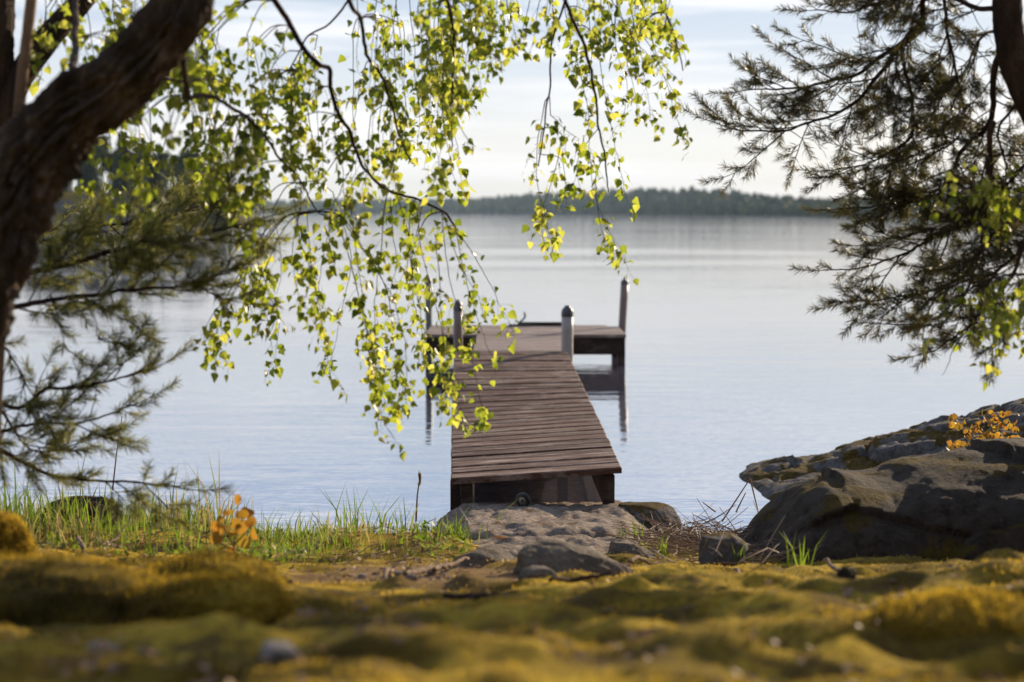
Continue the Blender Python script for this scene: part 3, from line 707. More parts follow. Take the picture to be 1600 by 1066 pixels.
# sticks lying about
def stick(pts, r, label, m='stick', fork=None, group=None):
    mb = MB(); c = catmull(pts, .02); c += .003*rng.normal(size=c.shape)
    mb.tube(c, [r*.7, r, r*.5], 8)
    if fork: mb.tube(catmull(fork, .02), [r*.6, r*.3], 6)
    return tag(mb.build('stick', M[m]), label, 'stick', group)
def gp(px, py, Y, lift=.008):
    x = (px-800)/FPX*Y; return (x, Y, gz1(x, Y)+lift)
stick([gp(596, 915, 4.3), gp(600, 903, 4.45, .03), at(606, 890, 4.55)[:], at(618, 882, 4.6)[:], at(632, 879, 4.62)[:]], .007, 'short pale bent stick standing up from the pebbles')
stick([gp(625, 912, 4.4, .02), gp(660, 900, 4.6, .03), gp(700, 888, 4.8, .03), gp(728, 876, 5.0, .03)], .010, 'straight pale driftwood stick reaching from the pebbles to the low rounded stone')
stick([gp(1298, 862, 4.6, .03), gp(1322, 878, 4.4, .03), gp(1350, 895, 4.2, .03)], .008, 'straight dry stick lying on moss in front of the dark boulder')
stick([gp(1156, 865, 4.7, .02), gp(1166, 880, 4.5, .02), gp(1182, 893, 4.3, .02)], .006, 'thin curved dry stick on moss below the small mossy stone')
stick([gp(1196, 852, 5.1, .03), gp(1230, 846, 5.15, .06), gp(1262, 840, 5.2, .09)], .007, 'pale stick leaning against the foot of the dark boulder')
stick([gp(985, 872, 5.0, .02), gp(1004, 862, 5.1, .03), gp(1030, 858, 5.15, .02)], .008, 'short pale stick beside the small angular stone')
stick([gp(860, 930, 3.9, .015), gp(905, 918, 4.0, .03), gp(960, 925, 3.9, .015)], .008, 'dark thin stick lying on moss under the broad granite stone', 'pine_twig')
stick([gp(690, 952, 3.3, .015), gp(730, 950, 3.3, .02), gp(760, 962, 3.2, .015)], .010, 'short dark broken stick on the moss below the pebbles', 'pine_twig')
stick([gp(120, 845, 4.9, .02), gp(110, 828, 5.2, .05), gp(122, 850, 4.8, .02)], .006, 'dry stick lying in grass behind the mossy boulders')
stick([gp(145, 832, 4.9, .05), gp(170, 824, 5.0, .08), gp(196, 812, 5.1, .12)], .004, 'thin pale stick in the grass under the low pine bough')

# wheel resting on the slab under the gangway
wp = at(817, 782, 7.45); wz = slab_z(wp.x, 7.45); wp.z = wz + .034
wh = empty('wheel', (wp.x, 7.45, wz), 'small black wheel with a pale hub lying on the slab under the gangway', 'wheel')
wc = np.array([wp.x, 7.45, wp.z]); RW = .036
ang = np.linspace(0, 2*np.pi, 41)
tilt = lambda P_: np.array([[a[0]*.94 + a[1]*.34, a[1]*.94 - a[0]*.34, a[2]] for a in P_]) + wc
mb = MB(); mb.tube(tilt([(RW*.78*math.cos(a), 0, RW*.78*math.sin(a)) for a in ang]), .0135, 12, False); part(mb, 'tyre', M['rubber'], wh)
mb = MB(); 
for rr0, yy in ((.010, -.006),):
    mb.tube(tilt([(0, -.010, 0), (0, .010, 0)]), .022, 20)
part(mb, 'hub', M['hub'], wh)
mb = MB(); mb.tube(tilt([(0, -.016, 0), (0, .05, 0)]), .006, 10); mb.tube(tilt([(0, .02, 0), (-.045, .02, -.004)]), .008, 8); part(mb, 'axle', M['iron'], wh)

# ------------------------------------------------------------------ moss, grass, reeds
def blades(P, H, W, lean, seed, seg=1, tint=None, curl=.35):
    """one bent tapering blade per root point"""
    r = np.random.default_rng(seed); n = len(P); a = r.uniform(0, 6.283, n)
    d = np.stack([np.cos(a), np.sin(a), 0*a], -1); b = r.uniform(0, 6.283, n); wv = np.stack([np.cos(b), np.sin(b), 0*b], -1)*(W/2)[:, None]
    up = np.array([0, 0, 1.]); l = (lean*r.random(n))[:, None]; mb = MB()
    tip = P + H[:, None]*(up*(1-.25*l) + d*l*1.0)
    if seg == 1:
        V = np.stack([P-wv, P+wv, tip], 1).reshape(-1, 3); F = np.arange(3*n).reshape(-1, 3)
        mb.add(V, F, None if tint is None else np.repeat(tint, 3))
    else:
        m = P + H[:, None]*(up*.55 + d*l*curl)
        V = np.stack([P-wv, P+wv, m+wv*.75, m-wv*.75, tip], 1).reshape(-1, 3); o = np.arange(n)[:, None]*5
        mb.add(V, [o + np.array([[0, 1, 2, 3]]), o + np.array([[3, 2, 4]])], None if tint is None else np.repeat(tint, 5))
    return mb
# short moss shoots over ground and mounds
n = 150000
yy = 1.55 + 4.9*rng.random(n)**1.25; xx = rng.uniform(-1, 1, n)*(yy*.36*1.12 + .15)
keep = (soilmask(xx, yy) < rng.random(n)*.9) & (rng.random(n) < .25 + 1.3*(fbm(xx*4, yy*6, seed=110) + .25))
keep &= ~((np.abs(xx - .18) < .40) & (yy > 5.5))
xx, yy = xx[keep], yy[keep]; P0 = np.stack([xx, yy, ground_z(xx, yy) - .002], -1)
ptint = np.clip(.34 + 1.5*fbm(xx*2.2, yy*3.2, seed=111) + rng.normal(size=len(xx))*.15, 0, 1)
for o in MOUNDS:
    me = o.data; nv = len(me.polygons); c = np.zeros(nv*3); me.polygons.foreach_get('center', c); c = c.reshape(-1, 3); nn = np.zeros(nv*3); me.polygons.foreach_get('normal', nn); nn = nn.reshape(-1, 3)
    ok = (nn[:, 2] > -.1); c = c[ok]; k = rng.integers(0, len(c), 9000); cc = c[k] + rng.normal(size=(9000, 3))*.006
    P0 = np.concatenate([P0, cc]); ptint = np.concatenate([ptint, np.clip(.30 + .9*fbm(cc[:, 0]*3, cc[:, 1]*3, seed=112) + rng.normal(size=9000)*.15, 0, 1)])
nb = len(P0); HB = rng.uniform(.004, .012, nb)*(1 + .6*(rng.random(nb) < .1)); WB = rng.uniform(.0025, .005, nb)
tag(blades(P0, HB, WB, .9, 1, 1, ptint).build('moss', M['moss_blade']), 'golden green carpet of short moss covering the ground', 'moss', kind='stuff')

# grass on the bank
def dens(x, y): return np.clip(.25 + 1.1*fbm(x*2.2, y*1.6, seed=120), 0, 1)
n = 9000; gxx = rng.uniform(-2.9, -.16, n); gyy = rng.uniform(5.2, 7.15, n)
lim = np.where(gxx > -.55, 5.6, 5.2 + .0*gxx); k = (gyy > lim) & (rng.random(n) < .25 + dens(gxx, gyy))
gxx, gyy = gxx[k], gyy[k]; P1 = np.stack([gxx, gyy, ground_z(gxx, gyy)-.004], -1)
H1 = rng.uniform(.02, .085, len(gxx))*(1 + .9*fbm(gxx*3, gyy*3, seed=121))*np.where(rng.random(len(gxx)) < .06, 2.0, 1)*np.where(gxx < -1.2, 1.9, 1.1); T1 = np.clip(rng.normal(.5, .25, len(gxx)) + .5*(fbm(gxx*4, gyy*4, seed=122) > .2), 0, 1)
# taller tufts read off the photo: (px, py of the tip, Y, blades)
TU = [(548, 742, 6.9, 26), (585, 760, 6.8, 14), (628, 772, 6.7, 16), (502, 782, 6.7, 12), (455, 785, 6.8, 12), (432, 800, 6.7, 8), (475, 800, 6.6, 8), (562, 765, 6.7, 14), (650, 790, 6.5, 10), (690, 795, 6.3, 16), (718, 800, 6.1, 22), (735, 762, 6.6, 9), (710, 792, 6.5, 12),
      (60, 735, 6.6, 30), (20, 745, 6.6, 24), (110, 765, 6.5, 22), (160, 770, 6.5, 22), (205, 760, 6.6, 22), (250, 775, 6.5, 20), (290, 785, 6.5, 16), (330, 785, 6.5, 14), (65, 800, 5.6, 24), (100, 805, 5.6, 18), (150, 805, 5.6, 18), (385, 800, 6.6, 10)]
gP, gH, gT = [P1], [H1], [T1]
for px, py, Y, nbl in TU:
    x = (px-800)/FPX*Y; xs_ = x + rng.normal(size=nbl)*.045; ys_ = Y + rng.normal(size=nbl)*.06; z = ground_z(xs_, ys_)
    top = at(px, py, Y).z; gP.append(np.stack([xs_, ys_, z-.004], -1)); gH.append(np.maximum(.05, (top-z)*rng.uniform(.45, 1.02, nbl))); gT.append(np.clip(rng.normal(.45, .2, nbl), 0, 1))
# few blades by the reeds and the boulder
for px, py, Y, nbl in [(1038, 822, 5.6, 9), (1000, 800, 6.2, 9), (985, 808, 6.2, 6), (1265, 815, 4.95, 7), (1243, 822, 4.95, 4), (1012, 838, 5.6, 8), (1160, 838, 5.2, 10)]:
    x = (px-800)/FPX*Y; xs_ = x + rng.normal(size=nbl)*.014; ys_ = Y + rng.normal(size=nbl)*.02; z = ground_z(xs_, ys_)
    top = at(px, py, Y).z; gP.append(np.stack([xs_, ys_, z-.004], -1)); gH.append(np.maximum(.04, (top-z)*rng.uniform(.5, 1.02, nbl))); gT.append(np.full(nbl, .6))
gP, gH, gT = np.concatenate(gP), np.concatenate(gH), np.concatenate(gT)
tag(blades(gP, gH, np.clip(gH*.05, .003, .0075), .55, 2, 2, gT).build('grass', M['grass']), 'fresh green grass along the low shore bank', 'grass', kind='stuff')
# broad low weeds between the grass
n = 5200; a_ = rng.uniform(-2.6, -.18, n); b_ = rng.uniform(4.95, 6.9, n); k = (rng.random(n) < .15 + dens(a_*1.3+4, b_)) & ((b_ > 5.45) | (a_ < -.8)); a_, b_ = a_[k], b_[k]
P2 = np.stack([a_, b_, ground_z(a_, b_) + rng.uniform(0, .035, len(a_))], -1)
tag(blades(P2, rng.uniform(.012, .03, len(a_)), rng.uniform(.008, .018, len(a_)), 1.6, 3, 2, np.clip(rng.normal(.45, .3, len(a_)), 0, 1), .8).build('weeds', M['grass']), 'low leafy weeds growing between the grass on the bank', 'weeds', kind='stuff')
# dry straw on the bank and in the pile by the slab
mb = MB()
def straw(x, y, z, L_, r, el, tint):
    a = rnd.uniform(0, 6.283); d = np.array([math.cos(a)*math.cos(el), math.sin(a)*math.cos(el), math.sin(el)])
    p = np.array([x, y, z]); q = p + d*L_; m_ = (p+q)/2 + rng.normal(size=3)*L_*.05
    mb.tube(np.array([p, m_, q]), [r, r*.5], 4, False, tint=tint)
for i in range(900):
    x = rng.normal(.84, .17); y = rng.normal(6.35, .55); 
    if x < .52 + .1*(y-6): continue
    straw(x, y, gz1(x, y) + abs(rng.normal())*.03, rnd.uniform(.06, .28), rnd.uniform(.0015, .0035), abs(rng.normal()*.22), rnd.random())
for i in range(420):
    x = rnd.uniform(-2.2, -.2); y = rnd.uniform(5.0, 6.3)
    straw(x, y, gz1(x, y) + .005 + abs(rng.normal())*.012, rnd.uniform(.04, .16), rnd.uniform(.001, .0025), abs(rng.normal()*.15), rnd.random())
tag(mb.build('dry_reeds', M['reed']), 'heap of dry brown reed straw washed up beside the granite slab', 'reeds', kind='stuff')
mb = MB()
for a, b in [((1128, 815), (1172, 748)), ((1172, 748), (1186, 805)), ((1118, 800), (1098, 785)), ((1150, 800), (1165, 770))]:
    p, q = at(*a, 6.7), at(*b, 6.75); mb.tube(np.array([p[:], ((p+q)/2)[:], q[:]]), [.004, .0025], 6, False, tint=.4)
tag(mb.build('reed_stalk', M['reed']), 'dry broken reed stalk bent to a peak above the reed heap', 'reed')
# lone reed with a brown plume, and a thin bare stalk
rd = empty('reed_stalk', gp(655, 812, 6.5), 'upright lone reed with a brown plume on the grass bank', 'reed')
mb = MB(); mb.tube(np.array([at(650, 815, 6.5)[:], at(652, 775, 6.5)[:], at(656, 745, 6.5)[:]]), [.004, .003], 6, tint=.2); part(mb, 'stem', M['reed'], rd)
t0 = np.array(at(656, 752, 6.5)); P3 = t0 + np.stack([rng.normal(size=70)*.003, rng.normal(size=70)*.003, rng.uniform(-.025, .03, 70)], -1)
part(blades(P3, rng.uniform(.015, .035, 70), np.full(70, .004), .5, 5, 1, rng.random(70)*.5), 'plume', M['reed'], rd)
mb = MB(); mb.tube(np.array([at(176, 765, 6.3)[:], at(182, 710, 6.3)[:], at(191, 650, 6.3)[:]]), [.0035, .0022], 6, tint=.1)
tag(mb.build('reed_stalk', M['reed']), 'tall thin bare stalk against the water beside the low pine bough', 'reed')
mb = MB(); mb.tube(np.array([at(312, 830, 6.3)[:], at(315, 800, 6.3)[:], at(316, 790, 6.3)[:]]), [.003, .005, .004], 6, tint=.1)
tag(mb.build('reed_stalk', M['reed']), 'short brown reed tip between the pine bough and the orange sapling', 'reed')
mb = rock_mesh((at(125, 812, 6.0).x, 6.0, gz1(-1.8, 6.0)+.04), (.20, .12, .08), .4, 2.2, 44, 5)
tag(mb.build('stump', M['pine_bark']), 'dark rotten stump in the tall grass under the low pine bough', 'stump')

# ------------------------------------------------------------------ leaning birch with hanging branches
def bark_disp(seed, amt):
    def f(ang, d, r):
        x, y = np.cos(ang), np.sin(ang)
        return r*amt*(1.3*np.abs(fbm(x*4.2, y*4.2, np.full_like(x, d*6.5), o=5, seed=seed, g=.6)) + .7*fbm(x*8, y*8, np.full_like(x, d*26), o=4, seed=seed+5, g=.7) - .32)
    return f
birch = empty('birch_tree', (at(-150, 900, 3.6).x, 3.6, gz1(-1.5, 3.6)), 'leaning old birch with thick dark trunk and fresh green branches hanging before the jetty', 'tree')
TR = [((-205, 1010), 66), ((-160, 860), 64), ((-115, 690), 60), ((-68, 560), 57), ((-18, 405), 59), ((32, 280), 57), ((96, 192), 53), ((175, 135), 48), ((240, 72), 42), ((290, 0), 38), ((325, -90), 37), ((390, -260), 30), ((480, -430), 24), ((600, -620), 14), ((680, -820), 6)]
Yt = 3.6
q4 = catmull([tuple(at(p[0], p[1], Yt + (.0 if p[1] > -50 else (-50-p[1])*.0016))) + (r/FPX*Yt,) for p, r in TR], .010); pts, rad = q4[:, :3], q4[:, 3]
mb = MB(); mb.tube(pts, rad, 120, True, bark_disp(200, .52)); part(mb, 'trunk', M['bark'], birch)
LIMBS = []
def limb_px(path, Y, r0, r1, m='twig', name='limb', root=None, n=8, Y2=None):
    if root is None: LIMBS.append((path, Y, Y if Y2 is None else Y2))
    r0 = r0*(.78 if m == 'twig' else 1)
    k = len(path); P_ = catmull([tuple(at(p[0], p[1], Y if Y2 is None else Y + (Y2-Y)*i/(k-1))) for i, p in enumerate(path)], .015)
    P_ = P_ + np.stack([fbm(np.arange(len(P_))*.22, np.full(len(P_), j*9.+r0), seed=210) for j in range(3)], -1)*.006
    mb = MB(); mb.tube(P_, [r0/FPX*Y, r1/FPX*(Y2 or Y)], n); return part(mb, name, M[m], birch if root is None else root)
limb_px([(318, -80), (345, -120), (372, -110), (395, -60), (430, 0), (455, 40), (478, 80), (500, 103), (514, 108), (516, 135), (530, 180), (548, 205), (556, 235), (575, 268), (610, 298), (650, 312), (690, 330), (712, 352)], 4.0, 7.5, 1.6, Y2=5.2)
limb_px([(390, -255), (450, -230), (520, -130), (545, 0), (562, 28), (570, 72), (578, 95), (600, 125), (612, 165), (622, 205), (640, 250)], 4.0, 7, 1.2, Y2=5.3)
limb_px([(545, 0), (515, 36), (482, 56), (468, 80), (452, 110)], 4.9, 2.2, 1.0)
limb_px([(284, 92), (291, 128), (297, 150), (320, 150), (345, 157), (380, 180), (410, 210), (440, 250), (470, 285), (495, 330)], 3.75, 6.5, 1.1, Y2=5.0)
limb_px([(480, -430), (620, -330), (780, -160), (860, -60), (884, 0), (900, 40), (915, 80), (925, 120), (932, 160), (936, 200), (945, 250), (950, 300)], 4.1, 8, 1.0, Y2=5.4)
limb_px([(884, 0), (880, 12), (868, 42), (862, 72), (860, 110), (858, 150), (850, 200), (842, 260)], 5.25, 2.2, 1.0)
limb_px([(450, -230), (580, -160), (670, -60), (698, 0), (706, 40), (708, 80), (706, 140), (706, 230)], 4.4, 6, .9, Y2=5.2)
limb_px([(860, -60), (940, -70), (1010, -30), (1040, 20), (1058, 70), (1066, 110)], 5.2, 3, .9)
limb_px([(105, 165), (112, 120), (118, 60), (120, -20)], 3.7, 8, 4, 'bark', n=10, Y2=4.4)

def leaf_mesh(pos, axis, nrm, size, tint, round_=False):
    """birch leaf: pointed, folded along the midrib"""
    n = len(pos); u = np.cross(axis, nrm); u /= np.maximum(np.linalg.norm(u, axis=1, keepdims=True), 1e-6); w_ = np.cross(u, axis)
    if round_: prof = [(.0, .0), (.36, .10), (.50, .42), (.36, .80), (.0, 1.0)]
    else: prof = [(.0, .0), (.34, .05), (.46, .30), (.27, .64), (.0, 1.06)]
    L2 = [(0, 0, 0), (prof[1][0], prof[1][1], .09), (prof[2][0], prof[2][1], .13), (prof[3][0], prof[3][1], .07), (0, prof[4][1], -.10), (0, .33, -.01), (0, .68, -.03),
          (-prof[1][0], prof[1][1], .09), (-prof[2][0], prof[2][1], .13), (-prof[3][0], prof[3][1], .07)]
    V = np.stack([pos + size[:, None]*(a*u + b*axis + c*w_) for a, b, c in L2], 1).reshape(-1, 3)
    o = np.arange(n)[:, None]*10
    mb = MB(); mb.add(V, [np.concatenate([o + np.array([[0, 1, 2, 5]]), o + np.array([[5, 2, 3, 6]]), o + np.array([[0, 5, 8, 7]]), o + np.array([[5, 6, 9, 8]])]),
                          np.concatenate([o + np.array([[6, 3, 4]]), o + np.array([[6, 4, 9]])])], np.repeat(tint, 10))
    return mb
def hang(strands, name, root, seed, msize=.0275, leafm='birch_leaf', twigm='twig', down=1.0):
    """a bough of hanging twigs; strands = [(px polyline, Y, density)]"""
    r = np.random.default_rng(seed); tw = MB(); LP, LA, LN, LS, LT = [], [], [], [], []
    def leafs(p, k, d):
        for _ in range(k):
            q = p + r.normal(size=3)*.009
            pet = r.normal(size=3)*np.array([1, 1, .7]) + np.array([0, 0, -.35*down]); pet /= np.linalg.norm(pet)
            b = q + pet*r.uniform(.010, .030)
            tw.tube(np.array([q, b]), .0005, 3, False)
            ax = pet*.55 + np.array([r.normal()*.35, r.normal()*.35, -r.uniform(.3, 1.2)*down]); ax /= np.linalg.norm(ax)
            nn = r.normal(size=3); nn -= ax*np.dot(nn, ax); nn /= max(np.linalg.norm(nn), 1e-6)
            LP.append(b); LA.append(ax); LN.append(nn); LS.append(msize*np.clip(r.normal(1, .28), .35, 1.5)); LT.append(np.clip(d + r.normal()*.30, 0, 1))
    for path, Y, dn in strands:
        first = len(path)
        if root is birch and path[0][1] > 5:      # grow every twig out of the nearest limb above it
            best = None
            for lp, Ya, Yb in LIMBS:
                for i, (a, b) in enumerate(lp):
                    q = math.hypot(a-path[0][0], (b-path[0][1])*1.0) + (400 if b > path[0][1]+4 else 0)
                    if best is None or q < best[0]: best = (q, a, b, Ya + (Yb-Ya)*i/(len(lp)-1))
            q, a, b, Yl = best
            if q > 12 and q < 300:
                mx, my = (a+path[0][0])/2, min(b, path[0][1]) + .30*abs(b-path[0][1]) - .10*q
                st_ = catmull([tuple(at(a, b, Yl)), tuple(at(mx, my, (Yl+Y)/2)), tuple(at(*path[0], Y))], .012); tw.tube(st_, [.0022, .0016], 5)
                for k_ in range(len(st_)//3, len(st_), 4):
                    if r.random() < .35*dn: leafs(st_[k_], 1, .5)
        P_ = catmull([tuple(at(a, b, Y)) for a, b in path], .012); ln = len(P_)
        wob = np.stack([fbm(np.arange(ln)*.11 + r.uniform(0, 99), np.full(ln, j*7.), seed=220) for j in range(3)], -1)*.014*np.linspace(0, 1, ln)[:, None]**.5
        wob = wob - wob[0]; P_ = P_ + wob; P_[:, 1] += np.linspace(0, r.normal()*.18, ln)
        tw.tube(P_, [.0017, .0007], 5)
        clump = r.uniform(0, 6); hue = r.uniform(.35, .75); i = 0
        while i < ln:
            f = i/ln; c_ = .5 + .5*math.sin(i*.21 + clump) + .3*r.normal()
            if r.random() < .84*dn*(.40 + .9*max(0, c_))*(.6 + .6*f):
                leafs(P_[i], 1 + int(r.random() < .5), hue)
                if r.random() < .42*dn:
                    a = r.uniform(0, 6.283); l = r.uniform(.03, .11); dd = np.array([math.cos(a)*.6, math.sin(a)*.6, -.75]); m_ = [P_[i], P_[i]+dd*l*.5+np.array([0, 0, .006]), P_[i]+dd*l+np.array([0, 0, -.012])]
                    tw.tube(np.array(m_), .0006, 3, False)
                    for q in (.45, .7, 1.0): leafs(m_[0] + (m_[2]-m_[0])*q, int(r.integers(1, 3)), hue)
            i += int(r.integers(1, 3))
        leafs(P_[-1], 2, hue)
    o = part(tw, name, M[twigm], root)
    lm = leaf_mesh(np.array(LP), np.array(LA), np.array(LN), np.array(LS), np.array(LT), leafm == 'orange_leaf').build('leaves', M[leafm])
    lm.parent = o; return len(LP)
def rs(n, x0, x1, y0, y1, l0, l1, Ya, Yb_, dn, ymax=None, sway=14):
    out = []
    for _ in range(n):
        x, y, l = rnd.uniform(x0, x1), rnd.uniform(y0, y1), rnd.uniform(l0, l1); dx_ = rnd.uniform(-sway, sway)
        if ymax and y + l > ymax: l = max(30, ymax - y)
        out.append(([(x, y), (x+dx_*.6, y+l*.35), (x+dx_, y+l*.7), (x+dx_*1.3, y+l)], rnd.uniform(Ya, Yb_), dn*rnd.uniform(.7, 1.2)))
    return out
nl = 0
nl += hang(rs(38, 60, 330, -40, 70, 70, 150, 4.2, 5.2, .8, 190), 'bough', birch, 1)
nl += hang(rs(34, 130, 420, 130, 235, 60, 130, 4.1, 5.0, .7, 345) + [([(250, 250), (236, 330), (224, 420), (232, 500)], 4.8, .45)], 'bough', birch, 2)
nl += hang(rs(16, 300, 500, 30, 130, 50, 120, 4.6, 5.4, .85) + rs(18, 320, 500, 120, 220, 40, 100, 4.6, 5.3, .7, 330), 'bough', birch, 3)
nl += hang(rs(17, 550, 700, -30, 60, 120, 260, 4.7, 5.6, .58) + rs(14, 470, 620, 100, 220, 70, 150, 4.8, 5.4, .8), 'bough', birch, 4)
nl += hang(rs(15, 660, 735, -30, 60, 110, 210, 4.8, 5.6, .85) + [([(705, 30), (702, 150), (710, 230), (720, 300)], 5.1, .9), ([(735, 20), (740, 90), (748, 130)], 5.1, .9), ([(715, 190), (730, 215), (745, 232)], 5.1, .8), ([(690, 60), (690, 160), (702, 250), (716, 290)], 5.3, .8)], 'bough', birch, 5)
nl += hang([([(410, 240), (402, 330), (398, 400), (396, 440)], 5.0, .5), ([(400, 330), (385, 420), (348, 480), (332, 535)], 5.0, .9), ([(400, 400), (420, 460), (436, 500), (428, 570)], 5.1, 1), ([(378, 430), (352, 500), (346, 552)], 5.1, .9), ([(392, 410), (376, 490), (384, 545)], 4.9, .9), ([(405, 440), (410, 490), (414, 565)], 5.0, .9),
            ([(360, 330), (378, 400), (388, 440)], 4.9, .8), ([(425, 330), (440, 400), (432, 460)], 5.0, .3), ([(350, 470), (332, 510), (340, 550)], 5.0, .8)], 'bough', birch, 6)
nl += hang([([(458, 300), (470, 380), (492, 450), (506, 520), (518, 598)], 5.0, .8), ([(480, 330), (500, 420), (498, 470)], 5.1, .7), ([(530, 330), (502, 390), (488, 475)], 5.1, .8), ([(470, 320), (455, 400), (462, 470)], 5.0, .7), ([(545, 300), (556, 380), (572, 470), (588, 560), (600, 640), (622, 672)], 5.0, .95),
            ([(600, 330), (592, 420), (585, 520), (596, 600)], 5.1, .9), ([(575, 400), (618, 470), (640, 560), (640, 612)], 4.9, .9), ([(560, 380), (600, 450), (612, 540), (630, 650)], 5.1, .8), ([(520, 300), (545, 400), (532, 470), (512, 560), (505, 580)], 5.2, .55), ([(610, 310), (622, 400), (612, 480)], 5.2, .8), ([(550, 260), (520, 330), (520, 400)], 5.0, .6), ([(510, 270), (480, 300), (452, 350)], 5.0, .6), ([(570, 500), (590, 580), (618, 640)], 5.0, .9)], 'bough', birch, 7)
nl += hang([([(650, 316), (660, 400), (680, 480), (702, 560), (716, 620), (736, 660)], 5.1, .95), ([(690, 330), (700, 420), (722, 500), (742, 570), (758, 652)], 5.2, .9), ([(706, 345), (740, 400), (772, 460), (806, 520)], 5.2, .95), ([(710, 352), (732, 440), (760, 540), (770, 552)], 5.1, .8), ([(660, 320), (642, 420), (652, 500), (686, 580), (692, 622)], 5.3, .85), ([(680, 380), (690, 470), (694, 560), (708, 640)], 5.0, .9),
            ([(620, 305), (640, 380), (650, 440)], 5.2, .8), ([(690, 330), (712, 400), (745, 470), (752, 500)], 5.0, .8), ([(640, 340), (630, 420), (640, 470)], 5.1, .8), ([(640, 400), (660, 520), (660, 560)], 5.3, .6)], 'bough', birch, 8)
nl += hang(rs(34, 745, 1055, -50, 5, 50, 110, 4.9, 5.7, .9) + [([(860, 180), (882, 200), (906, 218)], 5.25, 1), ([(846, 190), (838, 260), (850, 330), (866, 402)], 5.25, 1), ([(878, 210), (862, 280), (846, 340), (850, 396)], 5.25, .85), ([(842, 240), (880, 250), (888, 320)], 5.3, .5), ([(900, 90), (916, 170), (918, 240), (924, 300), (940, 345), (957, 398)], 5.4, .8), ([(932, 60), (946, 150), (966, 220), (984, 290), (996, 326)], 5.4, .8), ([(936, 200), (900, 250), (908, 300)], 5.4, .8), ([(930, 280), (938, 340), (946, 385)], 5.4, .9)], 'bough', birch, 9)
nl += hang([([(985, 10), (1000, 90), (1008, 150), (1012, 192)], 5.3, .95), ([(1030, -10), (1050, 60), (1064, 105)], 5.3, .9), ([(1010, 30), (1032, 100), (1056, 170), (1076, 236)], 5.3, .75), ([(968, -20), (964, 60), (985, 130), (978, 195)], 5.4, .85), ([(1000, 50), (1020, 90), (1050, 130)], 5.3, .8), ([(1040, 0), (1052, 30), (1056, 60)], 5.3, 1), ([(920, 20), (925, 90), (906, 145)], 5.4, .9), ([(955, 0), (990, 60), (1030, 110), (1062, 160)], 5.3, .6), ([(980, 60), (985, 110), (1000, 180)], 5.3, .8)], 'bough', birch, 10)
print('birch leaves', nl)

# ------------------------------------------------------------------ pines
def needles(P_, D_, per, L_, seed, base=.35, W=.0011):
    """needle brush round shoots: P_ root points, D_ shoot directions"""
    r = np.random.default_rng(seed); P_ = np.repeat(P_, per, 0); D_ = np.repeat(D_, per, 0); n = len(P_)
    q = r.normal(size=(n, 3)); q -= D_*np.sum(q*D_, 1, keepdims=True); q /= np.maximum(np.linalg.norm(q, axis=1, keepdims=True), 1e-6)
    op = r.uniform(.35, 1.05, n)[:, None]; d = D_*np.cos(op) + q*np.sin(op); ln = (L_*r.uniform(.65, 1.1, n))[:, None]
    s = np.cross(d, r.normal(size=(n, 3))); s /= np.maximum(np.linalg.norm(s, axis=1, keepdims=True), 1e-6)
    m = P_ + d*ln*.55 + np.array([0, 0, .0]); tip = P_ + d*ln + np.array([0, 0, -.06])*ln
    V = np.stack([P_-s*W*.6, P_+s*W*.6, m+s*W, m-s*W, tip], 1).reshape(-1, 3); o = np.arange(n)[:, None]*5
    t_ = np.repeat(np.clip(r.normal(.45, .2, n), 0, 1), 5)
    mb = MB(); mb.add(V, [o + np.array([[0, 1, 2, 3]]), o + np.array([[3, 2, 4]])], t_); return mb
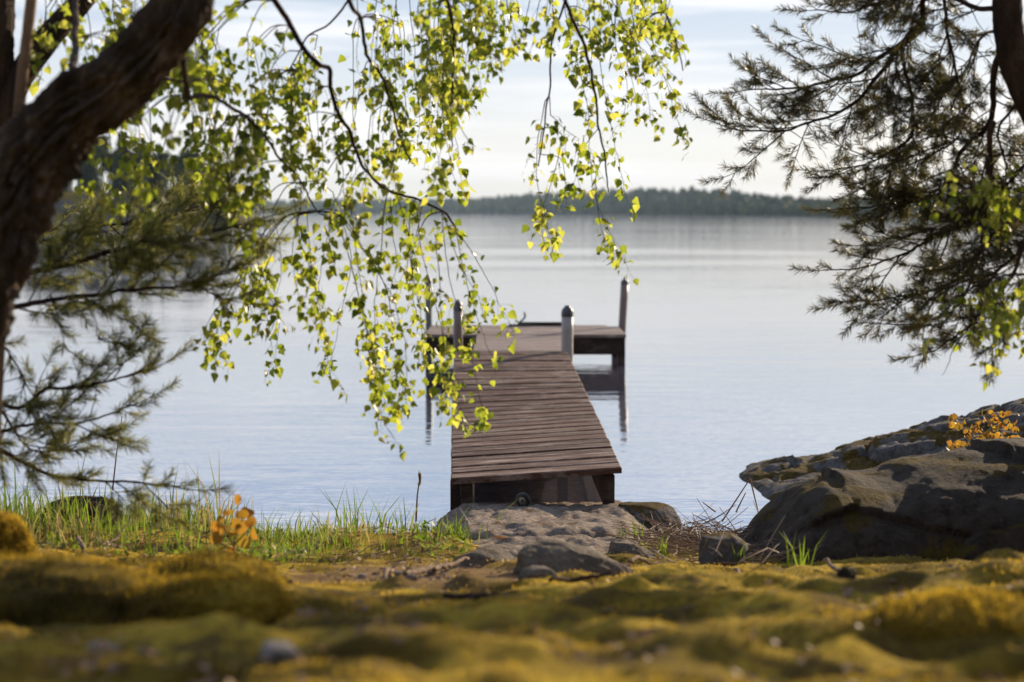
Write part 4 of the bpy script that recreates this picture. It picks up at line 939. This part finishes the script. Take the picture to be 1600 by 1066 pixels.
def pine_bough(path, Y0, Y1, r0, root, seed, L_=.045, dens=1.0, spread=.32, nd=5, bare=.12, flat=.6, shoot=(.05, .10), nmat='needle', twigs=0):
    r = np.random.default_rng(seed); k = len(path)
    P_ = catmull([tuple(at(p[0], p[1], Y0 + (Y1-Y0)*i/(k-1))) for i, p in enumerate(path)], .012); n = len(P_)
    P_ = P_ + np.stack([fbm(np.arange(n)*.13 + seed, np.full(n, j*5.), seed=230) for j in range(3)], -1)*.012
    tw = MB(); tw.tube(P_, [r0, r0*.7, r0*.45, .0022], 8); NP, ND = [], []
    T = np.gradient(P_, axis=0); T /= np.linalg.norm(T, axis=1, keepdims=True)
    up = np.array([0, 0, 1.])
    def shoot_(p, d, l):
        """final needle-bearing twig, tip bending up"""
        m = max(3, int(l/.011)); t_ = np.linspace(0, 1, m)[:, None]; dd = d + up*.25*t_ ; dd /= np.linalg.norm(dd, axis=1, keepdims=True)
        Q = p + np.cumsum(dd, 0)*l/m; tw.tube(np.concatenate([p[None], Q]), [.0016, .0011], 4, False)
        s = int(m*.15); NP.append(Q[s:]); ND.append(dd[s:])
    def branch(p, d, l, lev):
        m = max(3, int(l/.02)); c_ = r.normal(size=3)*.25; Q = [p]; dd = d.copy(); Ds = []
        for i in range(m):
            dd = dd + c_*.05 + r.normal(size=3)*.05 + up*.012; dd /= np.linalg.norm(dd); Q.append(Q[-1] + dd*l/m); Ds.append(dd.copy())
        Q = np.array(Q); tw.tube(Q, [.0015 + l*.008, .0015], 5, False)
        side = 1
        for i in range(1, m):
            f = i/m
            if f < .25 and lev == 1: continue
            if r.random() < .75*dens:
                nn = r.normal(size=3); nn[2] *= flat; nn -= Ds[i]*np.dot(nn, Ds[i]); nn /= np.linalg.norm(nn); e = Ds[i]*.72 + nn*.68; e /= np.linalg.norm(e)
                l2 = l*(1-f)*.5*r.uniform(.6, 1.2) + shoot[0]*.5
                if lev == 1 and l2 > .13: branch(Q[i], e, l2, 2)
                else: shoot_(Q[i], e, r.uniform(*shoot))
        shoot_(Q[-1], Ds[-1], shoot[1])
    dist = np.concatenate([[0], np.cumsum(np.linalg.norm(np.diff(P_, axis=0), axis=1))]); tot = dist[-1]; s = tot*bare
    while s < tot*.97:
        i = int(np.searchsorted(dist, s)); i = min(i, n-1); f = s/tot
        nn = r.normal(size=3); nn[2] *= flat; nn -= T[i]*np.dot(nn, T[i]); nn /= np.linalg.norm(nn); e = T[i]*.7 + nn*.7; e /= np.linalg.norm(e)
        l = min(spread, (tot-s)*.65 + .05)*r.uniform(.5, 1.1)
        if l > .10: branch(P_[i], e, l, 1)
        else: shoot_(P_[i], e, r.uniform(*shoot))
        s += r.uniform(.03, .06)/dens
    shoot_(P_[-1], T[-1], shoot[1]*1.2)
    for _ in range(twigs):                    # bare crooked twigs
        i = int(r.integers(n//6, int(n*.7))); d = T[i]*.3 + r.normal(size=3)*np.array([1, .8, 1]); d /= np.linalg.norm(d); l = r.uniform(.08, .24); Q = [P_[i]]
        for q in range(9): d = d + r.normal(size=3)*.22; d /= np.linalg.norm(d); Q.append(Q[-1] + d*l/9)
        tw.tube(np.array(Q), [.0019, .0008], 4, False)
    o = part(tw, 'branch', M['pine_twig'], root)
    nm = needles(np.concatenate(NP), np.concatenate(ND), nd, L_, seed).build('needles', M[nmat]); nm.parent = o
    return len(np.concatenate(NP))*nd
pr_ = empty('pine_tree', (at(1720, 830, 5.0).x, 5.0, gz1(2.07, 5.0)), 'dark pine with open needle boughs reaching in over the boulder and the mossy ledge', 'tree')
TP = [((1735, 900), 40), ((1715, 700), 36), ((1700, 500), 33), ((1672, 320), 30), ((1632, 200), 27), ((1600, 130), 25), ((1580, 75), 23), ((1573, 0), 22), ((1570, -150), 19), ((1590, -400), 14), ((1600, -700), 7)]
q4 = catmull([tuple(at(*p, 5.0)) + (r/FPX*5.0,) for p, r in TP], .012); pts, rad = q4[:, :3], q4[:, 3]
mb = MB(); mb.tube(pts, rad, 40, True, bark_disp(240, .16)); part(mb, 'trunk', M['pine_bark'], pr_)
nn_ = 0
BO = [([(1570, -120), (1480, -60), (1446, 0), (1440, 45), (1400, 76), (1330, 118), (1250, 136), (1158, 142)], 5.0, 5.5, .014, .30),
      ([(1440, 30), (1400, 80), (1350, 150), (1300, 180), (1240, 200), (1170, 206), (1114, 190)], 5.2, 5.6, .010, .26),
      ([(1572, 20), (1490, 0), (1430, -10), (1340, 16), (1270, 18)], 5.0, 5.3, .010, .24),
      ([(1578, 60), (1556, 110), (1550, 170), (1540, 205), (1500, 235), (1490, 265), (1470, 300), (1400, 318), (1308, 325)], 5.0, 5.5, .013, .30),
      ([(1410, 70), (1416, 120), (1428, 170), (1420, 215), (1370, 250), (1290, 268)], 5.2, 5.5, .008, .26),
      ([(1470, -20), (1490, 100), (1505, 200), (1460, 240), (1400, 262), (1350, 290)], 5.1, 5.4, .007, .28),
      ([(1550, 190), (1545, 270), (1530, 330), (1460, 372), (1370, 410), (1292, 424)], 5.0, 5.4, .011, .30),
      ([(1545, 250), (1535, 380), (1490, 440), (1400, 462), (1318, 474)], 5.0, 5.3, .009, .24),
      ([(1540, 300), (1530, 400), (1500, 470), (1450, 500), (1380, 506)], 4.9, 5.2, .008, .20),
      ([(1600, 380), (1570, 450), (1520, 500), (1470, 540), (1432, 552)], 4.8, 5.1, .008, .22),
      ([(1640, 220), (1600, 260), (1560, 300), (1480, 350), (1400, 375)], 5.0, 5.2, .008, .30),
      ([(1650, 330), (1600, 380), (1560, 420), (1500, 440), (1450, 470)], 4.9, 5.1, .008, .26),
      ([(1600, 150), (1560, 200), (1580, 280), (1600, 340), (1620, 400)], 5.1, 5.3, .006, .22),
      ([(1575, 40), (1530, 60), (1500, 120), (1450, 160), (1380, 185)], 5.1, 5.4, .006, .26)]
for i, (pa, ya, yb, r0, spn) in enumerate(BO):
    nn_ += pine_bough(pa, ya, yb, r0, pr_, 300+i, .038, 1.0, spn, 11, twigs=16)
pl_ = empty('pine_tree', (at(-60, 880, 4.6).x, 4.6, gz1(-1.8, 4.6)), 'shaded pine behind the leaning birch, with low needle boughs over the grass bank', 'tree')
TL = [((-85, 900), 44), ((-70, 700), 42), ((-55, 500), 40), ((-35, 300), 36), ((-18, 150), 34), ((-8, 0), 30), ((0, -200), 26), ((10, -500), 16), ((10, -800), 8)]
q4 = catmull([tuple(at(*p, 4.6)) + (r/FPX*4.6,) for p, r in TL], .012); pts, rad = q4[:, :3], q4[:, 3]
mb = MB(); mb.tube(pts, rad, 36, True, bark_disp(250, .16)); part(mb, 'trunk', M['pine_bark'], pl_)
limb_px([(-30, 260), (10, 170), (45, 100), (90, 40), (130, 0), (190, -80), (260, -200)], 4.55, 23, 13, 'pine_bark', 'limb', pl_, 16, 4.8)
BL = [([(-30, 440), (70, 420), (130, 405), (200, 385), (290, 374), (370, 352), (416, 340)], 4.5, 4.6, .012, .22),
      ([(-40, 500), (40, 475), (130, 461), (210, 455), (300, 444), (382, 410)], 4.4, 4.6, .010, .20),
      ([(-30, 400), (80, 372), (180, 352), (240, 346), (300, 330), (390, 325)], 5.3, 5.5, .008, .22),
      ([(-50, 600), (20, 636), (70, 612), (130, 606), (200, 588), (246, 574)], 4.4, 4.5, .009, .17),
      ([(-50, 640), (0, 672), (60, 664), (130, 660), (222, 628)], 4.4, 4.6, .008, .17),
      ([(-60, 640), (-20, 690), (20, 714), (90, 745), (150, 752), (220, 756), (296, 764)], 4.4, 4.6, .010, .17),
      ([(-40, 560), (0, 540), (30, 575), (45, 605), (60, 640)], 4.4, 4.4, .005, .12),
      ([(-30, 620), (10, 650), (40, 700), (90, 705), (140, 690)], 4.5, 4.6, .006, .16)]
for i, (pa, ya, yb, r0, spn) in enumerate(BL):
    nn_ += pine_bough(pa, ya, yb, r0, pl_, 340+i, .042, 1.2 if i < 3 else 1.0, spn*.9, 11, bare=.14, nmat='needle_soft', twigs=6)
for i, pa in enumerate([[(80, 462), (92, 500), (104, 545), (118, 560)], [(132, 462), (150, 505), (152, 528), (170, 535)], [(170, 458), (185, 490), (205, 505), (222, 520)], [(150, 530), (185, 540), (212, 530)]]):
    nn_ += pine_bough(pa, 4.45, 4.45, .003, pl_, 360+i, .044, .9, .06, 12, bare=.5, nmat='needle_soft', shoot=(.03, .05))
print('needles', nn_)
sap = empty('young_tree', at(15, 880, 3.9)[:], 'slim pale brown young tree stem standing between the dark trunks', 'tree')
mb = MB(); mb.tube(catmull([tuple(at(*p, 4.0)) for p in [(-20, 900), (-5, 600), (4, 400), (14, 270), (27, 195), (35, 120), (42, 60), (50, -10), (58, -150), (60, -400)]], .02), np.array([11, 10, 10, 9.5, 9, 8.5, 8.5, 8, 6, 3])/FPX*4.0, 20, True, bark_disp(260, .12)); part(mb, 'trunk', M['pale_bark'], sap)
mb = MB(); mb.tube(catmull([tuple(at(*p, 3.98)) for p in [(26, 200), (38, 196), (42, 188)]], .01), [.010, .004], 8); part(mb, 'branch_stub', M['pine_bark'], sap)

# green leafy young birch at the photo's edge by the pine
yb_ = empty('birch_tree', (at(1700, 850, 4.75).x, 4.75, gz1(1.75, 4.75)), 'young leafy birch whose low green twigs reach in among the pine boughs', 'tree')
limb_px([(1720, 860), (1700, 600), (1690, 400), (1680, 200), (1690, 0), (1700, -250), (1690, -500), (1700, -750)], 4.75, 12, 2, 'bark', 'trunk', yb_, 12)
limb_px([(1690, 420), (1640, 330), (1590, 300), (1530, 290), (1500, 300)], 4.75, 3, 1, 'twig', 'limb', yb_)
limb_px([(1695, 500), (1630, 440), (1580, 430), (1520, 450), (1450, 510)], 4.75, 3, 1, 'twig', 'limb', yb_)
hang(rs(14, 1505, 1610, 255, 310, 30, 60, 4.6, 4.9, .9) + [([(1600, 290), (1550, 285), (1520, 300), (1480, 330)], 4.75, .8), ([(1620, 330), (1580, 320), (1540, 335)], 4.75, .9)], 'bough', yb_, 21, .026)
hang(rs(12, 1530, 1605, 425, 460, 25, 60, 4.6, 4.9, .8) + rs(9, 1500, 1600, 480, 520, 25, 55, 4.6, 4.9, .7, 575) + [([(1600, 430), (1550, 440), (1510, 465), (1470, 500), (1440, 528)], 4.75, .75), ([(1560, 450), (1510, 455), (1460, 465)], 4.75, .6), ([(1570, 500), (1575, 540), (1570, 552)], 4.75, .9), ([(1540, 500), (1530, 540), (1545, 560)], 4.75, .7)], 'bough', yb_, 22, .026)

# orange-leaved sapling and shrub
def coloured(name, label, cat, stems, leaves, Y, size, seed):
    r = np.random.default_rng(seed); root = empty(name, tuple(at(*stems[0][0], Y)), label, cat)
    mb = MB()
    for s_ in stems: mb.tube(catmull([tuple(at(*p, Y)) for p in s_], .015), [.0028, .0012], 5)
    part(mb, 'stem', M['twig'], root)
    n = len(leaves); Pp = np.array([tuple(at(a, b, Y + r.normal()*.05)) for a, b, c in leaves]); ax = np.stack([r.normal(size=n)*.7, r.normal(size=n)*.7, -.2-r.random(n)], -1); ax /= np.linalg.norm(ax, axis=1, keepdims=True)
    nn = r.normal(size=(n, 3)) + np.array([0, -1, .3]); nn -= ax*np.sum(nn*ax, 1, keepdims=True); nn /= np.linalg.norm(nn, axis=1, keepdims=True)
    sz = np.array([c for a, b, c in leaves])/FPX*Y*.95*size*r.uniform(.65, 1.15, n)
    part(leaf_mesh(Pp - ax*sz[:, None]*.5, ax, nn, sz, np.clip(r.normal(.5, .3, n), 0, 1), True), 'leaves', M['orange_leaf'], root)
coloured('sapling', 'small sapling with bright orange round leaves between mossy boulder and grass', 'sapling',
         [[(362, 900), (366, 850), (370, 810), (372, 778)], [(366, 855), (352, 830), (346, 806)], [(367, 850), (388, 828), (395, 815)], [(366, 860), (345, 850), (336, 842)]],
         [(372, 782, 21), (352, 802, 13), (360, 800, 16), (378, 804, 20), (386, 802, 18), (392, 816, 20), (398, 834, 22), (368, 818, 20), (340, 826, 22), (350, 828, 18), (376, 824, 18), (338, 842, 22), (352, 856, 18), (362, 862, 22), (388, 848, 20), (366, 846, 18), (380, 846, 18), (344, 812, 12), (364, 834, 16)], 4.5, 1.25, 5)
lv = [(1480 + 112*rnd.random(), 644 + 74*rnd.random(), rnd.uniform(7, 14)) for _ in range(210)]
lv = [q for q in lv if not (q[0] < 1500 and 668 < q[1] < 690) and not (q[1] < 660 and 1515 < q[0] < 1535)]
coloured('shrub', 'small twiggy shrub with orange and yellow leaves glowing behind the dark boulder', 'shrub',
         [[(1540, 800), (1535, 740), (1510, 690), (1492, 655)], [(1540, 800), (1545, 730), (1548, 680), (1556, 645)], [(1540, 800), (1555, 740), (1575, 690), (1586, 655)], [(1538, 760), (1505, 720), (1488, 712)]], lv, 6.5, .95, 6)

# unseen trees added behind the camera: they close off half of the sky and keep the shore in open shade
mb = MB()
for i in range(46):
    x = rnd.uniform(-24, 24); y = -4.5 - abs(x)*.12 - 15*rnd.random(); h = rnd.uniform(9, 15); z0 = gz1(x, y) if y > -59 else 2
    mb.tube(np.array([[x, y, z0-.2], [x+.1, y, z0+h*.5], [x, y+.1, z0+h*.95]]), [.16, .03], 7, tint=.3)
    n = 420; cz = z0 + h*rng.uniform(.12, 1.0, n); rr = np.sqrt(rng.random(n))*1.9*(1.12-(cz-z0)/h); a = rng.uniform(0, 6.283, n)
    c = np.stack([x+np.cos(a)*rr, y+np.sin(a)*rr, cz], -1); q1 = rng.normal(size=(n, 3)); q1 /= np.linalg.norm(q1, axis=1, keepdims=True); q2 = np.cross(q1, rng.normal(size=(n, 3))); q2 /= np.linalg.norm(q2, axis=1, keepdims=True); s_ = rng.uniform(.18, .42, n)[:, None]
    mb.add(np.stack([c-q1*s_, c+q2*s_*.7, c+q1*s_, c-q2*s_*.7], 1).reshape(-1, 3), np.arange(4*n).reshape(-1, 4), np.repeat(rng.random(n), 4))
tag(mb.build('shade_woods', M['far_leaf'], smooth=False), 'dense unseen conifers added behind the camera to shade the shore', 'shade_woods', kind='stuff')

# lake haze
mhz, t, out = mat('haze_air'); pv = N(t, 'ShaderNodeVolumePrincipled'); pv.inputs['Color'].default_value = (.62, .82, 1.0, 1); pv.inputs['Density'].default_value = .00014; pv.inputs['Anisotropy'].default_value = .0
t.links.new(pv.outputs[0], out.inputs['Volume'])
mb = MB(); mb.box((0, 1500, 34), (3000, 1620, 38)); hz = mb.build('haze', mhz, None, False); tag(hz, 'thin blue haze over the lake', 'haze', kind='stuff')

# litter on the moss: old leaves, needles, bark flakes
n = 4200; ly2 = 1.6 + 4.2*rng.random(n)**1.2; lx2 = rng.uniform(-1, 1, n)*(ly2*.37+.1)
k = (fbm(lx2*2.4, ly2*3, seed=130) + .55*soilmask(lx2, ly2) + rng.normal(size=n)*.15 > .10); lx2, ly2 = lx2[k], ly2[k]; n = len(lx2)
P4 = np.stack([lx2, ly2, ground_z(lx2, ly2) + rng.uniform(.004, .014, n)], -1); a = rng.uniform(0, 6.283, n)
ax = np.stack([np.cos(a), np.sin(a), rng.normal(size=n)*.25], -1); ax /= np.linalg.norm(ax, axis=1, keepdims=True); nn = np.array([0, 0, 1.]) + rng.normal(size=(n, 3))*.4
tag(leaf_mesh(P4, ax, nn, rng.uniform(.008, .024, n), rng.random(n)*.45).build('leaf_litter', M['reed']), 'brown old leaves and bark flakes strewn over the moss', 'litter', kind='stuff')
